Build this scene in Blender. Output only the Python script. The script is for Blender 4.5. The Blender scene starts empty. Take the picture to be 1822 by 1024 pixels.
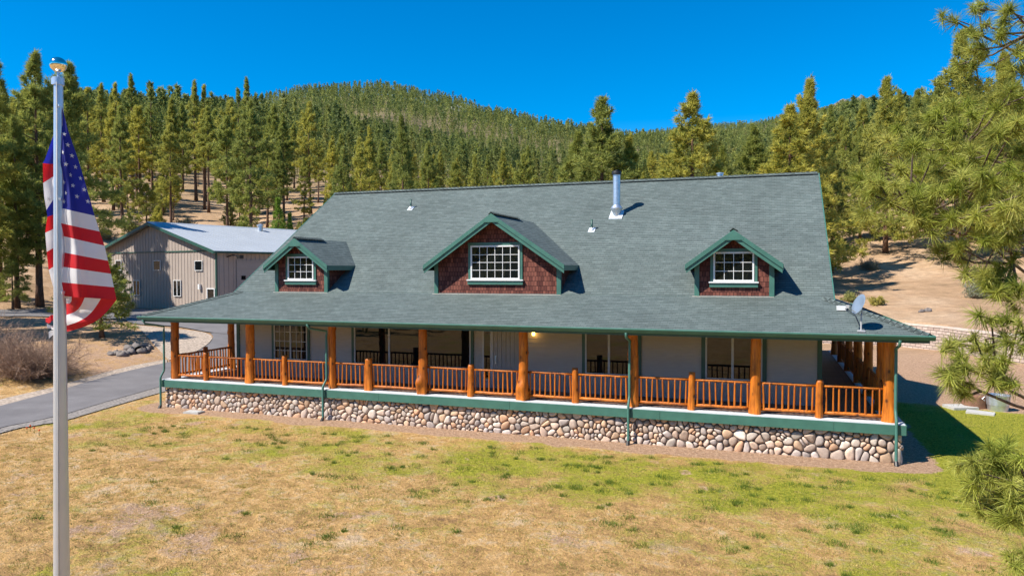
import bpy, math, random
import numpy as np
from math import sin, cos, pi, sqrt, atan2, radians, hypot, exp
from mathutils import Vector, Matrix

rng = np.random.default_rng(7)
random.seed(7)
SC = bpy.context.scene
COL = SC.collection

# ------------------------------------------------------------------ camera frame
FPX = 1284.6
CAM = np.array([22.274, -22.71, 4.328])
YAW, PIT, ROL = -.3376, .0256, .0023


def cam_rows():
    rows = []
    for e in np.eye(3):
        x = e[0] * cos(YAW) - e[1] * sin(YAW)
        y = e[0] * sin(YAW) + e[1] * cos(YAW)
        z = e[2]
        yy = y * cos(PIT) - z * sin(PIT)
        zz = y * sin(PIT) + z * cos(PIT)
        rows.append([x * cos(ROL) - zz * sin(ROL), yy, x * sin(ROL) + zz * cos(ROL)])
    return np.array(rows).T


CM = cam_rows()
RGT = np.array([cos(YAW), -sin(YAW)])          # level right / forward of the viewpoint, used to survey the terrain
FWD = np.array([sin(YAW), cos(YAW)])


def W(u, d):
    """level map position at bearing u (photo column) and distance d"""
    p = CAM[:2] + FWD * d + RGT * d * (u - 911) / FPX
    return float(p[0]), float(p[1])


def ZV(v, d):
    return CAM[2] + (479 - v) * d / FPX


# ------------------------------------------------------------------ scene helpers
def tag(o, label=None, cat=None, group=None, kind=None):
    if label: o['label'] = label
    if cat: o['category'] = cat
    if group: o['group'] = group
    if kind: o['kind'] = kind
    return o


def empty(name, loc=(0, 0, 0), rz=0):
    o = bpy.data.objects.new(name, None)
    COL.objects.link(o)
    o.location = loc
    o.rotation_euler = (0, 0, rz)
    o.empty_display_size = .2
    return o


class MB:
    """collects faces for ONE mesh object"""

    def __init__(s):
        s.v = []; s.f = []; s.m = []; s.uv = []

    def face(s, pts, mi=0, uv=None):
        n = len(s.v)
        s.v += [tuple(float(c) for c in p) for p in pts]
        s.f.append(list(range(n, n + len(pts))))
        s.m.append(mi)
        s.uv.append(uv if uv else [(0, 0)] * len(pts))

    def box(s, x0, x1, y0, y1, z0, z1, mi=0):
        P = [(x0, y0, z0), (x1, y0, z0), (x1, y1, z0), (x0, y1, z0), (x0, y0, z1), (x1, y0, z1), (x1, y1, z1), (x0, y1, z1)]
        for q in ((3, 2, 1, 0), (4, 5, 6, 7), (0, 1, 5, 4), (1, 2, 6, 5), (2, 3, 7, 6), (3, 0, 4, 7)):
            s.face([P[i] for i in q], mi)

    def prism(s, poly, off, mi=0):
        """closed solid: polygon poly (3-D points) swept by the vector off"""
        b = [tuple(np.array(p) + np.array(off)) for p in poly]
        s.face(poly[::-1], mi); s.face(b, mi)
        n = len(poly)
        for i in range(n):
            j = (i + 1) % n
            s.face([poly[i], poly[j], b[j], b[i]], mi)

    def tube(s, pts, rad, n=8, mi=0, caps=True, jit=0., seed=0):
        r_ = random.Random(seed)
        pts = [np.array(p, float) for p in pts]
        if np.isscalar(rad): rad = [rad] * len(pts)
        rings = []
        up = None
        for i, p in enumerate(pts):
            t = pts[min(i + 1, len(pts) - 1)] - pts[max(i - 1, 0)]
            t /= np.linalg.norm(t) + 1e-12
            if up is None:
                up = np.array([1., 0, 0]) if abs(t[2]) > .7 else np.array([0, 0, 1.])
            a = np.cross(t, up); a /= np.linalg.norm(a) + 1e-12
            b = np.cross(a, t); up = b
            ring = []
            for k in range(n):
                an = 2 * pi * k / n
                rr = rad[i] * (1 + jit * r_.uniform(-1, 1))
                ring.append(p + (a * cos(an) + b * sin(an)) * rr)
            rings.append(ring)
        base = len(s.v)
        for ring in rings: s.v += [tuple(map(float, q)) for q in ring]
        for i in range(len(rings) - 1):
            for k in range(n):
                k2 = (k + 1) % n
                s.f.append([base + i * n + k, base + i * n + k2, base + (i + 1) * n + k2, base + (i + 1) * n + k][::-1])
                s.m.append(mi); s.uv.append([(0, 0)] * 4)
        if caps:
            s.f.append([base + k for k in range(n)]); s.m.append(mi); s.uv.append([(0, 0)] * n)
            s.f.append([base + (len(rings) - 1) * n + k for k in range(n)][::-1]); s.m.append(mi); s.uv.append([(0, 0)] * n)

    def lathe(s, prof, c=(0, 0, 0), n=16, mi=0):
        base = len(s.v)
        for (r, z) in prof:
            for k in range(n):
                a = 2 * pi * k / n
                s.v.append((c[0] + r * cos(a), c[1] + r * sin(a), c[2] + z))
        for i in range(len(prof) - 1):
            for k in range(n):
                k2 = (k + 1) % n
                s.f.append([base + i * n + k, base + i * n + k2, base + (i + 1) * n + k2, base + (i + 1) * n + k])
                s.m.append(mi); s.uv.append([(0, 0)] * 4)

    def build(s, name, mats, parent=None, smooth=False, angle=None):
        me = bpy.data.meshes.new(name)
        me.from_pydata(s.v, [], s.f)
        if not isinstance(mats, (list, tuple)): mats = [mats]
        for m in mats: me.materials.append(m)
        me.polygons.foreach_set('material_index', s.m)
        uvl = me.uv_layers.new(name='UVMap')
        uvl.data.foreach_set('uv', [c for f in s.uv for p in f for c in p])
        if smooth: me.polygons.foreach_set('use_smooth', [True] * len(me.polygons))
        me.update()
        o = bpy.data.objects.new(name, me)
        COL.objects.link(o)
        if parent: o.parent = parent
        if smooth and angle:
            me.set_sharp_from_angle(angle=angle)
        return o


def np_mesh(name, V, F, mats, parent=None, vcol=None, smooth=False, uv=None, link=True):
    """fast mesh from arrays: V (n,3), F (m,3 or 4), vcol (n,4) stored as point attribute Col"""
    me = bpy.data.meshes.new(name)
    V = np.asarray(V, np.float32); F = np.asarray(F, np.int32)
    k = F.shape[1]
    me.vertices.add(len(V)); me.vertices.foreach_set('co', V.ravel())
    me.loops.add(F.size); me.loops.foreach_set('vertex_index', F.ravel())
    me.polygons.add(len(F)); me.polygons.foreach_set('loop_start', np.arange(0, F.size, k, dtype=np.int32))
    if vcol is not None:
        a = me.attributes.new('Col', 'FLOAT_COLOR', 'POINT')
        a.data.foreach_set('color', np.asarray(vcol, np.float32).ravel())
    if uv is not None:
        l = me.uv_layers.new(name='UVMap')
        l.data.foreach_set('uv', np.asarray(uv, np.float32)[F.ravel()].ravel())
    if not isinstance(mats, (list, tuple)): mats = [mats]
    for m in mats: me.materials.append(m)
    if smooth: me.polygons.foreach_set('use_smooth', np.ones(len(F), bool))
    me.update(calc_edges=True)
    me.validate()
    o = bpy.data.objects.new(name, me)
    if link: COL.objects.link(o)
    if parent: o.parent = parent
    return o


# ------------------------------------------------------------------ materials
class NT:
    def __init__(s, name):
        s.mat = bpy.data.materials.new(name); s.mat.use_nodes = True
        s.nt = s.mat.node_tree
        s.bsdf = s.nt.nodes['Principled BSDF']
        s.out = s.nt.nodes['Material Output']

    def n(s, typ, ins=None, **kw):
        nd = s.nt.nodes.new(typ)
        for k, v in kw.items(): setattr(nd, k, v)
        for k, v in (ins or {}).items(): s.set(nd, k, v)
        return nd

    def set(s, nd, k, v):
        sock = nd.inputs[k]
        if isinstance(v, bpy.types.NodeSocket): s.nt.links.new(v, sock)
        elif isinstance(v, (tuple, list)) and len(v) == 3 and sock.type == 'RGBA': sock.default_value = (*v, 1)
        else: sock.default_value = v

    def b(s, **kw):
        names = dict(base='Base Color', rough='Roughness', metal='Metallic', normal='Normal', spec='Specular IOR Level',
                     emit='Emission Color', estr='Emission Strength', coat='Coat Weight', trans='Transmission Weight')
        for k, v in kw.items(): s.set(s.bsdf, names[k], v)

    def math(s, op, a, b=0., c=None):
        ins = {0: a, 1: b}
        if c is not None: ins[2] = c
        return s.n('ShaderNodeMath', ins, operation=op).outputs[0]

    def mix(s, f, a, b, blend='MIX'):
        nd = s.n('ShaderNodeMix', data_type='RGBA', blend_type=blend)
        for k, v in (('Factor', f), ('A', a), ('B', b)):
            sk = [i for i in nd.inputs if i.name == k and i.type == ('VALUE' if k == 'Factor' else 'RGBA')][0]
            if isinstance(v, bpy.types.NodeSocket): s.nt.links.new(v, sk)
            elif k == 'Factor': sk.default_value = v
            else: sk.default_value = (*v, 1) if len(v) == 3 else v
        return [o for o in nd.outputs if o.type == 'RGBA'][0]

    def obj(s):
        return s.n('ShaderNodeTexCoord').outputs['Object']

    def geo(s):
        return s.n('ShaderNodeNewGeometry').outputs['Position']

    def map(s, vec, scale=(1, 1, 1), rot=(0, 0, 0), loc=(0, 0, 0)):
        return s.n('ShaderNodeMapping', {'Vector': vec, 'Scale': scale, 'Rotation': rot, 'Location': loc}).outputs[0]

    def noise(s, vec, scale=5., detail=4., rough=.55, out='Fac', dist=0.):
        return s.n('ShaderNodeTexNoise', {'Vector': vec, 'Scale': scale, 'Detail': detail, 'Roughness': rough, 'Distortion': dist}).outputs[out]

    def ramp(s, f, stops):
        nd = s.n('ShaderNodeValToRGB', {'Fac': f})
        cr = nd.color_ramp
        while len(cr.elements) < len(stops): cr.elements.new(.5)
        for e, (p, c) in zip(cr.elements, stops):
            e.position = p
            e.color = (c, c, c, 1) if np.isscalar(c) else (*c, 1)
        return nd.outputs['Color']

    def bump(s, h, strength=.3, dist=.01, normal=None):
        ins = {'Height': h, 'Strength': strength, 'Distance': dist}
        if normal is not None: ins['Normal'] = normal
        return s.n('ShaderNodeBump', ins).outputs[0]

    def attr(s, name='Col', out='Color'):
        return s.n('ShaderNodeAttribute', attribute_name=name).outputs[out]

    def sep(s, c):
        return s.n('ShaderNodeSeparateColor', {'Color': c}).outputs


def simple(name, base, rough=.6, metal=0., var=.15, scale=6., bump=0., spec=.5):
    t = NT(name)
    n = t.noise(t.obj(), scale, 5)
    lo = tuple(c * (1 - var) for c in base); hi = tuple(min(1, c * (1 + var)) for c in base)
    t.b(base=t.ramp(n, [(.3, lo), (.7, hi)]), rough=rough, metal=metal, spec=spec)
    if bump: t.b(normal=t.bump(n, bump, .01))
    return t.mat


M = {}
GREEN = (.05, .145, .112)
M['green'] = simple('green_paint', GREEN, .45, var=.12, scale=3)
M['green_dark'] = simple('dark_green_paint', (.022, .08, .062), .45, var=.12, scale=3)
M['white'] = simple('white_vinyl', (.68, .68, .67), .35, var=.03)
M['greyframe'] = simple('grey_vinyl', (.42, .42, .43), .4, var=.05)
M['steel'] = simple('galvanised_steel', (.62, .68, .76), .38, .85, var=.12, scale=9)
M['flashing'] = simple('pale_flashing', (.75, .78, .8), .4, .2, var=.1)
M['black'] = simple('black_metal', (.012, .012, .013), .5, var=.1)
M['ceiling'] = simple('porch_ceiling', (.3, .26, .2), .7)
M['concrete'] = simple('pale_concrete', (.42, .41, .39), .8, var=.12, scale=12, bump=.2)
M['dish'] = simple('grey_dish', (.16, .21, .28), .4, var=.06)


def m_shingle():
    t = NT('asphalt_shingles')
    uv = t.n('ShaderNodeUVMap').outputs[0]
    br = t.n('ShaderNodeTexBrick', {'Vector': uv, 'Color1': (.082, .106, .101), 'Color2': (.110, .136, .130), 'Mortar': (.06, .08, .075), 'Scale': 1.,
                                    'Mortar Size': .006, 'Mortar Smooth': .3, 'Bias': 0.12, 'Brick Width': .21, 'Row Height': .135}, offset=.37, offset_frequency=2)
    br2 = t.n('ShaderNodeTexBrick', {'Vector': t.map(uv, loc=(.11, 0, 0)), 'Color1': (.88, .88, .88), 'Color2': (1.12, 1.12, 1.12), 'Mortar': (1, 1, 1), 'Scale': 1.,
                                     'Mortar Size': 0., 'Brick Width': .37, 'Row Height': .135}, offset=.63, offset_frequency=3)
    col = t.mix(.9, br.outputs['Color'], br2.outputs['Color'], 'MULTIPLY')
    n = t.noise(uv, 55., 3)
    col = t.mix(.8, col, t.ramp(n, [(.3, .72), (.7, 1.25)]), 'MULTIPLY')
    big = t.noise(uv, .35, 3)
    col = t.mix(1., col, t.ramp(big, [(.3, .9), (.7, 1.1)]), 'MULTIPLY')
    # saw-tooth course relief
    sy = t.n('ShaderNodeSeparateXYZ', {0: uv}).outputs[1]
    saw = t.math('SUBTRACT', 1., t.math('FRACT', t.math('DIVIDE', sy, .135)))
    h = t.math('ADD', saw, t.math('MULTIPLY', br.outputs['Fac'], -.15))
    band = t.math('ADD', t.math('FRACT', t.math('DIVIDE', sy, .135)), t.math('MULTIPLY', t.math('SUBTRACT', t.noise(t.map(uv, (3.5, 7.4, 1)), 1., 2), .5), .5))
    col = t.mix(1., col, t.ramp(band, [(.1, .62), (.24, .76), (.34, 1.05)]), 'MULTIPLY')   # dark laminate band at the head of each tab
    t.b(base=col, rough=.85, spec=.3, normal=t.bump(t.math('ADD', h, t.math('MULTIPLY', n, .5)), .8, .016))
    return t.mat


M['roof'] = m_shingle()


def m_cedar():
    t = NT('cedar_shingles')
    uv = t.n('ShaderNodeUVMap').outputs[0]
    br = t.n('ShaderNodeTexBrick', {'Vector': uv, 'Color1': (.085, .026, .02), 'Color2': (.21, .075, .052), 'Mortar': (.02, .008, .007), 'Scale': 1.,
                                    'Mortar Size': .008, 'Mortar Smooth': .2, 'Bias': -.1, 'Brick Width': .11, 'Row Height': .17}, offset=.43, offset_frequency=2)
    streak = t.noise(t.map(uv, (60, 4, 1)), 1., 4)
    col = t.mix(.75, br.outputs['Color'], t.ramp(streak, [(.25, .55), (.75, 1.5)]), 'MULTIPLY')
    sy = t.n('ShaderNodeSeparateXYZ', {0: uv}).outputs[1]
    saw = t.math('SUBTRACT', 1., t.math('FRACT', t.math('DIVIDE', sy, .17)))
    h = t.math('ADD', saw, t.math('MULTIPLY', streak, .2))
    t.b(base=col, rough=.8, spec=.2, normal=t.bump(h, .7, .02))
    return t.mat


M['cedar'] = m_cedar()


def m_siding():
    t = NT('lap_siding')
    p = t.obj()
    n = t.noise(t.map(p, (2, 2, 30)), 2., 4)
    t.b(base=t.ramp(n, [(.3, (.37, .335, .31)), (.7, (.44, .40, .37))]), rough=.65, spec=.3)
    return t.mat


M['siding'] = m_siding()


def m_log():
    t = NT('stained_log')
    p = t.obj()
    st = t.noise(t.map(p, (9, 9, .9)), 2., 6, .6, dist=.6)
    col = t.ramp(st, [(.25, (.26, .058, .004)), (.5, (.52, .145, .010)), (.75, (.66, .22, .022))])
    vo = t.n('ShaderNodeTexVoronoi', {'Vector': t.map(p, (1, 1, .7)), 'Scale': 3.6}).outputs['Distance']
    knot = t.ramp(vo, [(.08, 1.), (.2, 0.)])
    oi = t.n('ShaderNodeObjectInfo').outputs['Random']
    pat = t.noise(t.map(p, (3, 3, 1.2)), 1.6, 4)
    col = t.mix(1., col, t.ramp(oi, [(0., (.62, .55, .5)), (.5, (.88, .84, .8)), (1., (1.02, 1.02, 1.))]), 'MULTIPLY')
    col = t.mix(.9, col, t.ramp(pat, [(.3, .62), (.5, 1.), (.72, 1.25)]), 'MULTIPLY')
    col = t.mix(t.math('MULTIPLY', knot, .92), col, (.05, .013, .005))
    t.b(base=col, rough=.5, spec=.4, normal=t.bump(st, .5, .02))
    return t.mat


M['log'] = m_log()


def m_glass():
    t = NT('dark_window_glass')
    n = t.noise(t.obj(), .9, 2)
    t.b(base=(.006, .008, .009), rough=.015, spec=.55, normal=t.bump(n, .03, .05))
    return t.mat


M['glass'] = m_glass()


def m_stone():
    t = NT('river_stone')
    c = t.attr()
    n = t.noise(t.geo(), 9., 6, .65)
    n2 = t.noise(t.geo(), 60., 3)
    col = t.mix(.8, c, t.ramp(n, [(.25, .68), (.75, 1.3)]), 'MULTIPLY')
    col = t.mix(.5, col, t.ramp(n2, [(.3, .75), (.7, 1.25)]), 'MULTIPLY')
    t.b(base=col, rough=.75, spec=.3, normal=t.bump(n, .4, .03))
    return t.mat


M['stone'] = m_stone()
M['mortar'] = simple('dark_mortar', (.13, .105, .09), .95, var=.3, scale=20, bump=.4)


def m_deck():
    t = NT('deck_boards')
    p = t.obj()
    br = t.n('ShaderNodeTexBrick', {'Vector': t.map(p, rot=(0, 0, 0)), 'Color1': (.17, .095, .07), 'Color2': (.25, .15, .115), 'Mortar': (.015, .01, .01), 'Scale': 1.,
                                    'Mortar Size': .012, 'Bias': 0., 'Brick Width': 3.6, 'Row Height': .14})
    n = t.noise(t.map(p, (2, 20, 2)), 2., 4)
    t.b(base=t.mix(.6, br.outputs['Color'], t.ramp(n, [(.3, .75), (.7, 1.25)]), 'MULTIPLY'), rough=.6)
    return t.mat


M['deck'] = m_deck()
M['deckedge'] = simple('pale_deck_coating', (.52, .54, .56), .6, var=.08, scale=4)


def m_ground():
    t = NT('ground_cover')
    p = t.geo()
    ms = t.sep(t.attr())
    green, dirt, hill = ms[0], ms[1], ms[2]
    big = t.noise(p, .22, 5, .6)
    mid = t.noise(p, 1.3, 6, .65, dist=.4)
    fine = t.noise(p, 9., 6, .7)
    vf = t.noise(t.map(p, (1, 1, 1)), 38., 4, .7)
    straw = t.noise(t.map(p, (22, 5, 5), rot=(0, 0, .35)), 2., 4, .7, dist=1.5)
    thatch = t.noise(p, 3.2, 7, .72, dist=.8)
    dry = t.ramp(t.math('ADD', t.math('MULTIPLY', mid, .5), t.math('MULTIPLY', thatch, .5)), [(.32, (.22, .13, .07)), (.43, (.42, .25, .10)), (.51, (.58, .35, .14)), (.59, (.58, .41, .24)), (.68, (.65, .47, .29))])
    gg = t.ramp(fine, [(.3, (.15, .18, .018)), (.52, (.33, .32, .035)), (.72, (.48, .40, .08))])
    gsum = t.math('ADD', green, t.math('MULTIPLY', t.math('SUBTRACT', t.math('ADD', t.math('MULTIPLY', mid, .6), t.math('MULTIPLY', big, .6)), .6), 1.9))
    gsum = t.math('ADD', gsum, t.math('MULTIPLY', t.math('SUBTRACT', fine, .5), 1.2))
    gf = t.ramp(gsum, [(.28, 0.), (.75, 1.)])
    col = t.mix(gf, dry, gg)
    dcol = t.ramp(fine, [(.3, (.26, .155, .09)), (.5, (.44, .28, .18)), (.72, (.62, .44, .31))])
    ds = t.math('ADD', dirt, t.math('MULTIPLY', t.math('SUBTRACT', t.math('ADD', t.math('MULTIPLY', fine, .5), t.math('MULTIPLY', mid, .5)), .5), 1.4))
    col = t.mix(t.ramp(ds, [(.42, 0.), (.58, 1.)]), col, dcol)
    hm = t.noise(p, .16, 8, .65)
    hcol = t.ramp(hm, [(.3, (.30, .20, .115)), (.5, (.44, .285, .17)), (.7, (.54, .385, .255))])
    pd = t.n('ShaderNodeVectorMath', {0: p, 1: (22., -22., 0.)}, operation='DISTANCE').outputs['Value']
    hcol = t.mix(t.ramp(t.math('DIVIDE', pd, 400.), [(.25, 0.), (.7, 1.)]), hcol, (.19, .15, .085))
    hcol = t.mix(.6, hcol, t.ramp(t.noise(p, 1.1, 6, .7), [(.3, .55), (.7, 1.35)]), 'MULTIPLY')
    col = t.mix(hill, col, hcol)
    col = t.mix(.85, col, t.ramp(vf, [(.3, .5), (.7, 1.5)]), 'MULTIPLY')
    col = t.mix(.6, col, t.ramp(straw, [(.3, .72), (.7, 1.3)]), 'MULTIPLY')
    h = t.math('ADD', t.math('MULTIPLY', fine, .8), t.math('ADD', t.math('MULTIPLY', vf, .4), mid))
    t.b(base=col, rough=.95, spec=.1, normal=t.bump(h, 1., .12))
    return t.mat


M['ground'] = m_ground()


def m_asphalt():
    t = NT('worn_asphalt')
    p = t.geo()
    n = t.noise(p, 40., 4, .7)
    b = t.noise(p, .8, 5)
    col = t.mix(.7, t.ramp(b, [(.3, (.135, .125, .125)), (.7, (.18, .168, .168))]), t.ramp(n, [(.3, .7), (.7, 1.3)]), 'MULTIPLY')
    t.b(base=col, rough=.85, spec=.3, normal=t.bump(n, .3, .01))
    return t.mat


M['asphalt'] = m_asphalt()
M['gravel'] = simple('grey_gravel', (.21, .185, .165), .95, var=.6, scale=11, bump=.8)
M['gravel_tan'] = simple('tan_gravel', (.36, .285, .22), .95, var=.5, scale=9, bump=.8)


def m_needles(name, dark, light, yellow, transl=.25):
    t = NT(name)
    ms = t.sep(t.attr())
    oi = t.n('ShaderNodeObjectInfo').outputs['Random']
    col = t.mix(ms[0], dark, light)
    col = t.mix(t.math('MULTIPLY', ms[1], .85), col, yellow)
    col = t.mix(1., col, t.ramp(oi, [(0., (.72, .82, .82)), (.35, (.85, .95, .9)), (.7, (1.1, 1.1, .95)), (1., (1.24, 1.18, .88))]), 'MULTIPLY')
    t.b(base=col, rough=.55, spec=.25)
    tr = t.n('ShaderNodeBsdfTranslucent', {'Color': col})
    mx = t.n('ShaderNodeMixShader', {0: transl, 1: t.bsdf.outputs[0], 2: tr.outputs[0]})
    t.nt.links.new(mx.outputs[0], t.out.inputs['Surface'])
    return t.mat


M['needle'] = m_needles('pine_needles', (.13, .165, .04), (.56, .53, .135), (.68, .56, .14), .48)
M['fir'] = m_needles('fir_needles', (.12, .2, .025), (.34, .44, .06), (.44, .46, .07), .42)
M['forest'] = m_needles('forest_needles', (.06, .10, .045), (.25, .29, .10), (.36, .33, .11), .42)
M['nearneedle'] = m_needles('long_needles', (.12, .15, .018), (.47, .48, .08), (.72, .60, .18), .42)
M['grassblade'] = m_needles('grass_blades', (.07, .14, .015), (.39, .345, .075), (.63, .425, .185), .3)
M['sage'] = m_needles('sage_leaves', (.16, .17, .13), (.3, .31, .25), (.34, .30, .06), .2)


def m_bark(name, a, b):
    t = NT(name)
    p = t.obj()
    n = t.noise(t.map(p, (6, 6, 1.4)), 2.5, 6, .65, dist=.5)
    t.b(base=t.ramp(n, [(.3, a), (.65, b)]), rough=.9, spec=.2, normal=t.bump(n, .8, .05))
    return t.mat


M['bark'] = m_bark('pine_bark', (.055, .032, .022), (.20, .115, .075))
M['twig'] = m_bark('bare_twigs', (.2, .13, .09), (.44, .30, .22))
M['nearbark'] = m_bark('young_bark', (.07, .05, .04), (.2, .14, .11))


def m_metalwall():
    t = NT('ribbed_metal_siding')
    uv = t.n('ShaderNodeUVMap').outputs[0]
    n = t.noise(uv, .7, 4)
    t.b(base=t.ramp(n, [(.3, (.345, .285, .245)), (.7, (.39, .325, .28))]), rough=.5, spec=.4)
    return t.mat


M['shopwall'] = m_metalwall()
M['shoproof'] = simple('pale_metal_roof', (.37, .395, .425), .5, .0, var=.05, scale=.6)
M['shopdoor'] = simple('tan_door_panel', (.33, .29, .265), .5, var=.05)


def m_block():
    t = NT('retaining_blocks')
    uv = t.n('ShaderNodeUVMap').outputs[0]
    br = t.n('ShaderNodeTexBrick', {'Vector': uv, 'Color1': (.36, .27, .225), 'Color2': (.50, .40, .34), 'Mortar': (.11, .08, .065), 'Scale': 1.,
                                    'Mortar Size': .018, 'Bias': .1, 'Brick Width': .45, 'Row Height': .2})
    n = t.noise(uv, 9., 5)
    t.b(base=t.mix(.6, br.outputs['Color'], t.ramp(n, [(.3, .75), (.7, 1.25)]), 'MULTIPLY'), rough=.9,
        normal=t.bump(t.math('ADD', t.math('MULTIPLY', br.outputs['Fac'], -1.), n), .7, .04))
    return t.mat


M['block'] = m_block()
M['blockcap'] = simple('pale_block_cap', (.55, .46, .39), .9, var=.15, scale=5, bump=.3)
M['fl_red'] = simple('flag_red', (.62, .012, .02), .7, var=.06, scale=3)
M['fl_white'] = simple('flag_white', (.82, .8, .78), .7, var=.04, scale=3)
M['fl_blue'] = simple('flag_blue', (.016, .022, .24), .7, var=.1, scale=3)
for k, c in (('fl_red', (.75, .02, .025)), ('fl_white', (.8, .8, .8)), ('fl_blue', (.02, .03, .4))):   # thin cloth lets sunlight through
    nt_ = M[k].node_tree
    tr_ = nt_.nodes.new('ShaderNodeBsdfTranslucent'); tr_.inputs[0].default_value = (*c, 1)
    mx_ = nt_.nodes.new('ShaderNodeMixShader'); mx_.inputs[0].default_value = .35
    nt_.links.new(nt_.nodes['Principled BSDF'].outputs[0], mx_.inputs[1]); nt_.links.new(tr_.outputs[0], mx_.inputs[2])
    nt_.links.new(mx_.outputs[0], nt_.nodes['Material Output'].inputs['Surface'])
M['alu'] = simple('satin_aluminium', (.58, .63, .70), .3, .55, var=.04, scale=2)
M['gold'] = simple('polished_ball', (.93, .86, .72), .1, 1., var=.03, scale=3)
M['rope'] = simple('pale_rope', (.5, .48, .44), .9)
M['rock'] = simple('field_rock', (.17, .145, .13), .9, var=.4, scale=5, bump=.6)
M['rust'] = simple('rusted_bark', (.2, .1, .06), .9, var=.3, scale=8, bump=.5)
M['petal'] = simple('red_petal', (.7, .1, .02), .6)
t_ = NT('lamp_glow'); t_.b(base=(1., .7, .25), emit=(1., .55, .12), estr=9.); M['lamp'] = t_.mat

# ------------------------------------------------------------------ terrain
LOT = -1.115
cols = {
    -900: [(20, -1.3), (40, -1.2), (60, .5), (100, 8), (200, 30), (400, 70), (800, 150), (1200, 220), (2600, 250)],
    -300: [(24, -1.15), (34, -1.), (40, 0.), (52, 1.), (60, 1.3), (66, 2.2), (100, 10), (150, 23), (250, 43), (400, 76), (800, 178), (1100, 255), (1500, 250), (2600, 300)],
    0: [(26, LOT), (31, -1.05), (36, -.5), (45, .5), (52, 1.), (58, 1.15), (63, 1.7), (100, 10.5), (150, 22), (250, 42), (400, 76), (800, 158), (1100, ZV(212, 1100)), (1500, 250), (2600, 300)],
    200: [(28, LOT), (34, LOT), (40, -.4), (48, .6), (54, .88), (68, .9), (74, 2.), (100, 10.3), (150, 22), (250, 43), (400, 77), (800, 160), (1100, ZV(212, 1100)), (1500, 240), (2600, 300)],
    420: [(30, LOT), (42, -.9), (50, .25), (56, .85), (74, .95), (82, 2.2), (100, 9), (150, 19.4), (250, 39), (400, 72), (800, 160), (1100, ZV(204, 1100)), (1500, 240), (2600, 300)],
    560: [(30, LOT), (46, -1.), (60, .9), (74, 1.6), (100, 9), (160, 21), (300, 46), (500, 94), (800, 179), (1100, ZV(178, 1100)), (1500, 240), (2600, 300)],
    680: [(30, LOT), (47, -1.), (60, 1.2), (100, 9), (160, 21), (300, 46), (500, 94), (800, 179), (1100, ZV(172, 1100)), (1500, 240), (2600, 300)],
    780: [(30, LOT), (47, -1.), (60, 1.4), (100, 8), (160, 18), (300, 42), (500, 90), (800, 165), (1100, ZV(192, 1100)), (1500, 220), (2600, 330)],
    880: [(30, LOT), (47, -1.), (60, 1.6), (100, 8), (160, 17), (300, 40), (500, 84), (800, 155), (1100, ZV(217, 1100)), (1500, 200), (2600, 350)],
    1000: [(30, LOT), (47, -1.), (60, 2.), (100, 7), (160, 16), (300, 39), (500, 79), (800, 145), (1100, ZV(242, 1100)), (1500, 200), (2400, ZV(268, 2400)), (3000, 380)],
    1140: [(30, LOT), (47, -1.), (60, 2.), (100, 8), (160, 17), (300, 38), (500, 72), (800, 130), (1050, ZV(262, 1050)), (1400, 210), (2400, ZV(250, 2400)), (3000, 400)],
    1220: [(30, LOT), (47, -1.), (60, 2.2), (100, 8), (160, 17), (300, 36), (500, 69), (1000, 158), (1600, 275), (2400, ZV(238, 2400)), (3000, 420)],
    1340: [(30, LOT), (47, -1.), (60, 2.2), (100, 8.5), (160, 18), (300, 36), (500, 70), (1000, 160), (1600, 290), (2400, ZV(229, 2400)), (3000, 430)],
    1440: [(30, LOT), (48, -.9), (51, .6), (60, 1.5), (75, 3.4), (100, 8.), (160, 19), (300, 42), (500, 80), (1000, 180), (1600, 315), (2400, ZV(211, 2400)), (3000, 450)],
    1520: [(30, LOT), (47, -.9), (50, .6), (60, 1.4), (75, 3.2), (95, 7.4), (120, 12.8), (160, 20), (300, 46), (500, 86), (1000, 192), (1600, 341), (2400, ZV(190, 2400)), (3000, 480)],
    1700: [(27, LOT), (43, -1.), (46, .55), (60, 1.9), (75, 4), (95, 8.5), (120, 14), (160, 22), (300, 49), (500, 92), (1000, 200), (1600, 350), (2400, ZV(186, 2400)), (3000, 480)],
    1900: [(25, LOT), (40, -1.), (44, .5), (60, 3), (75, 6), (95, 10), (120, 16), (160, 25), (300, 55), (500, 98), (1000, 210), (1600, 355), (2400, ZV(186, 2400)), (3000, 480)],
    2900: [(20, LOT), (35, -1.), (50, 2), (75, 6), (120, 16), (300, 55), (500, 98), (1000, 200), (2400, 400), (3000, 450)],
}
LR = np.linspace(math.log(1.5), math.log(3400), 420)
TH, TAB = [], []
for u in sorted(cols):
    k = (u - 911) / FPX
    rs = np.log(np.array([d for d, z in cols[u]]) * sqrt(1 + k * k))
    zs = np.array([z for d, z in cols[u]], float)
    zz = np.interp(LR, rs, zs)
    ker = np.exp(-np.linspace(-2, 2, 7) ** 2); ker /= ker.sum()
    zz = np.convolve(np.pad(zz, 3, mode='edge'), ker, 'valid')
    TH.append(math.atan(k)); TAB.append(zz)
far = np.interp(LR, np.log([3, 15, 40, 120, 400, 1500, 3400]), [-1.3, -1.6, -3., -6, 0, 60, 120])
TH = [-pi, -2.0] + TH + [2.0, pi]
TAB = [far, far] + TAB + [far, far]
TH = np.array(TH); TAB = np.array(TAB)

# line of the retaining wall behind the house (map points)
RW = [W(1350, 54.0), W(1465, 52.5), W(1600, 50.8), W(1682, 47.2), W(1743, 43.8), W(1860, 39.5), W(2000, 36.)]


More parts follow.
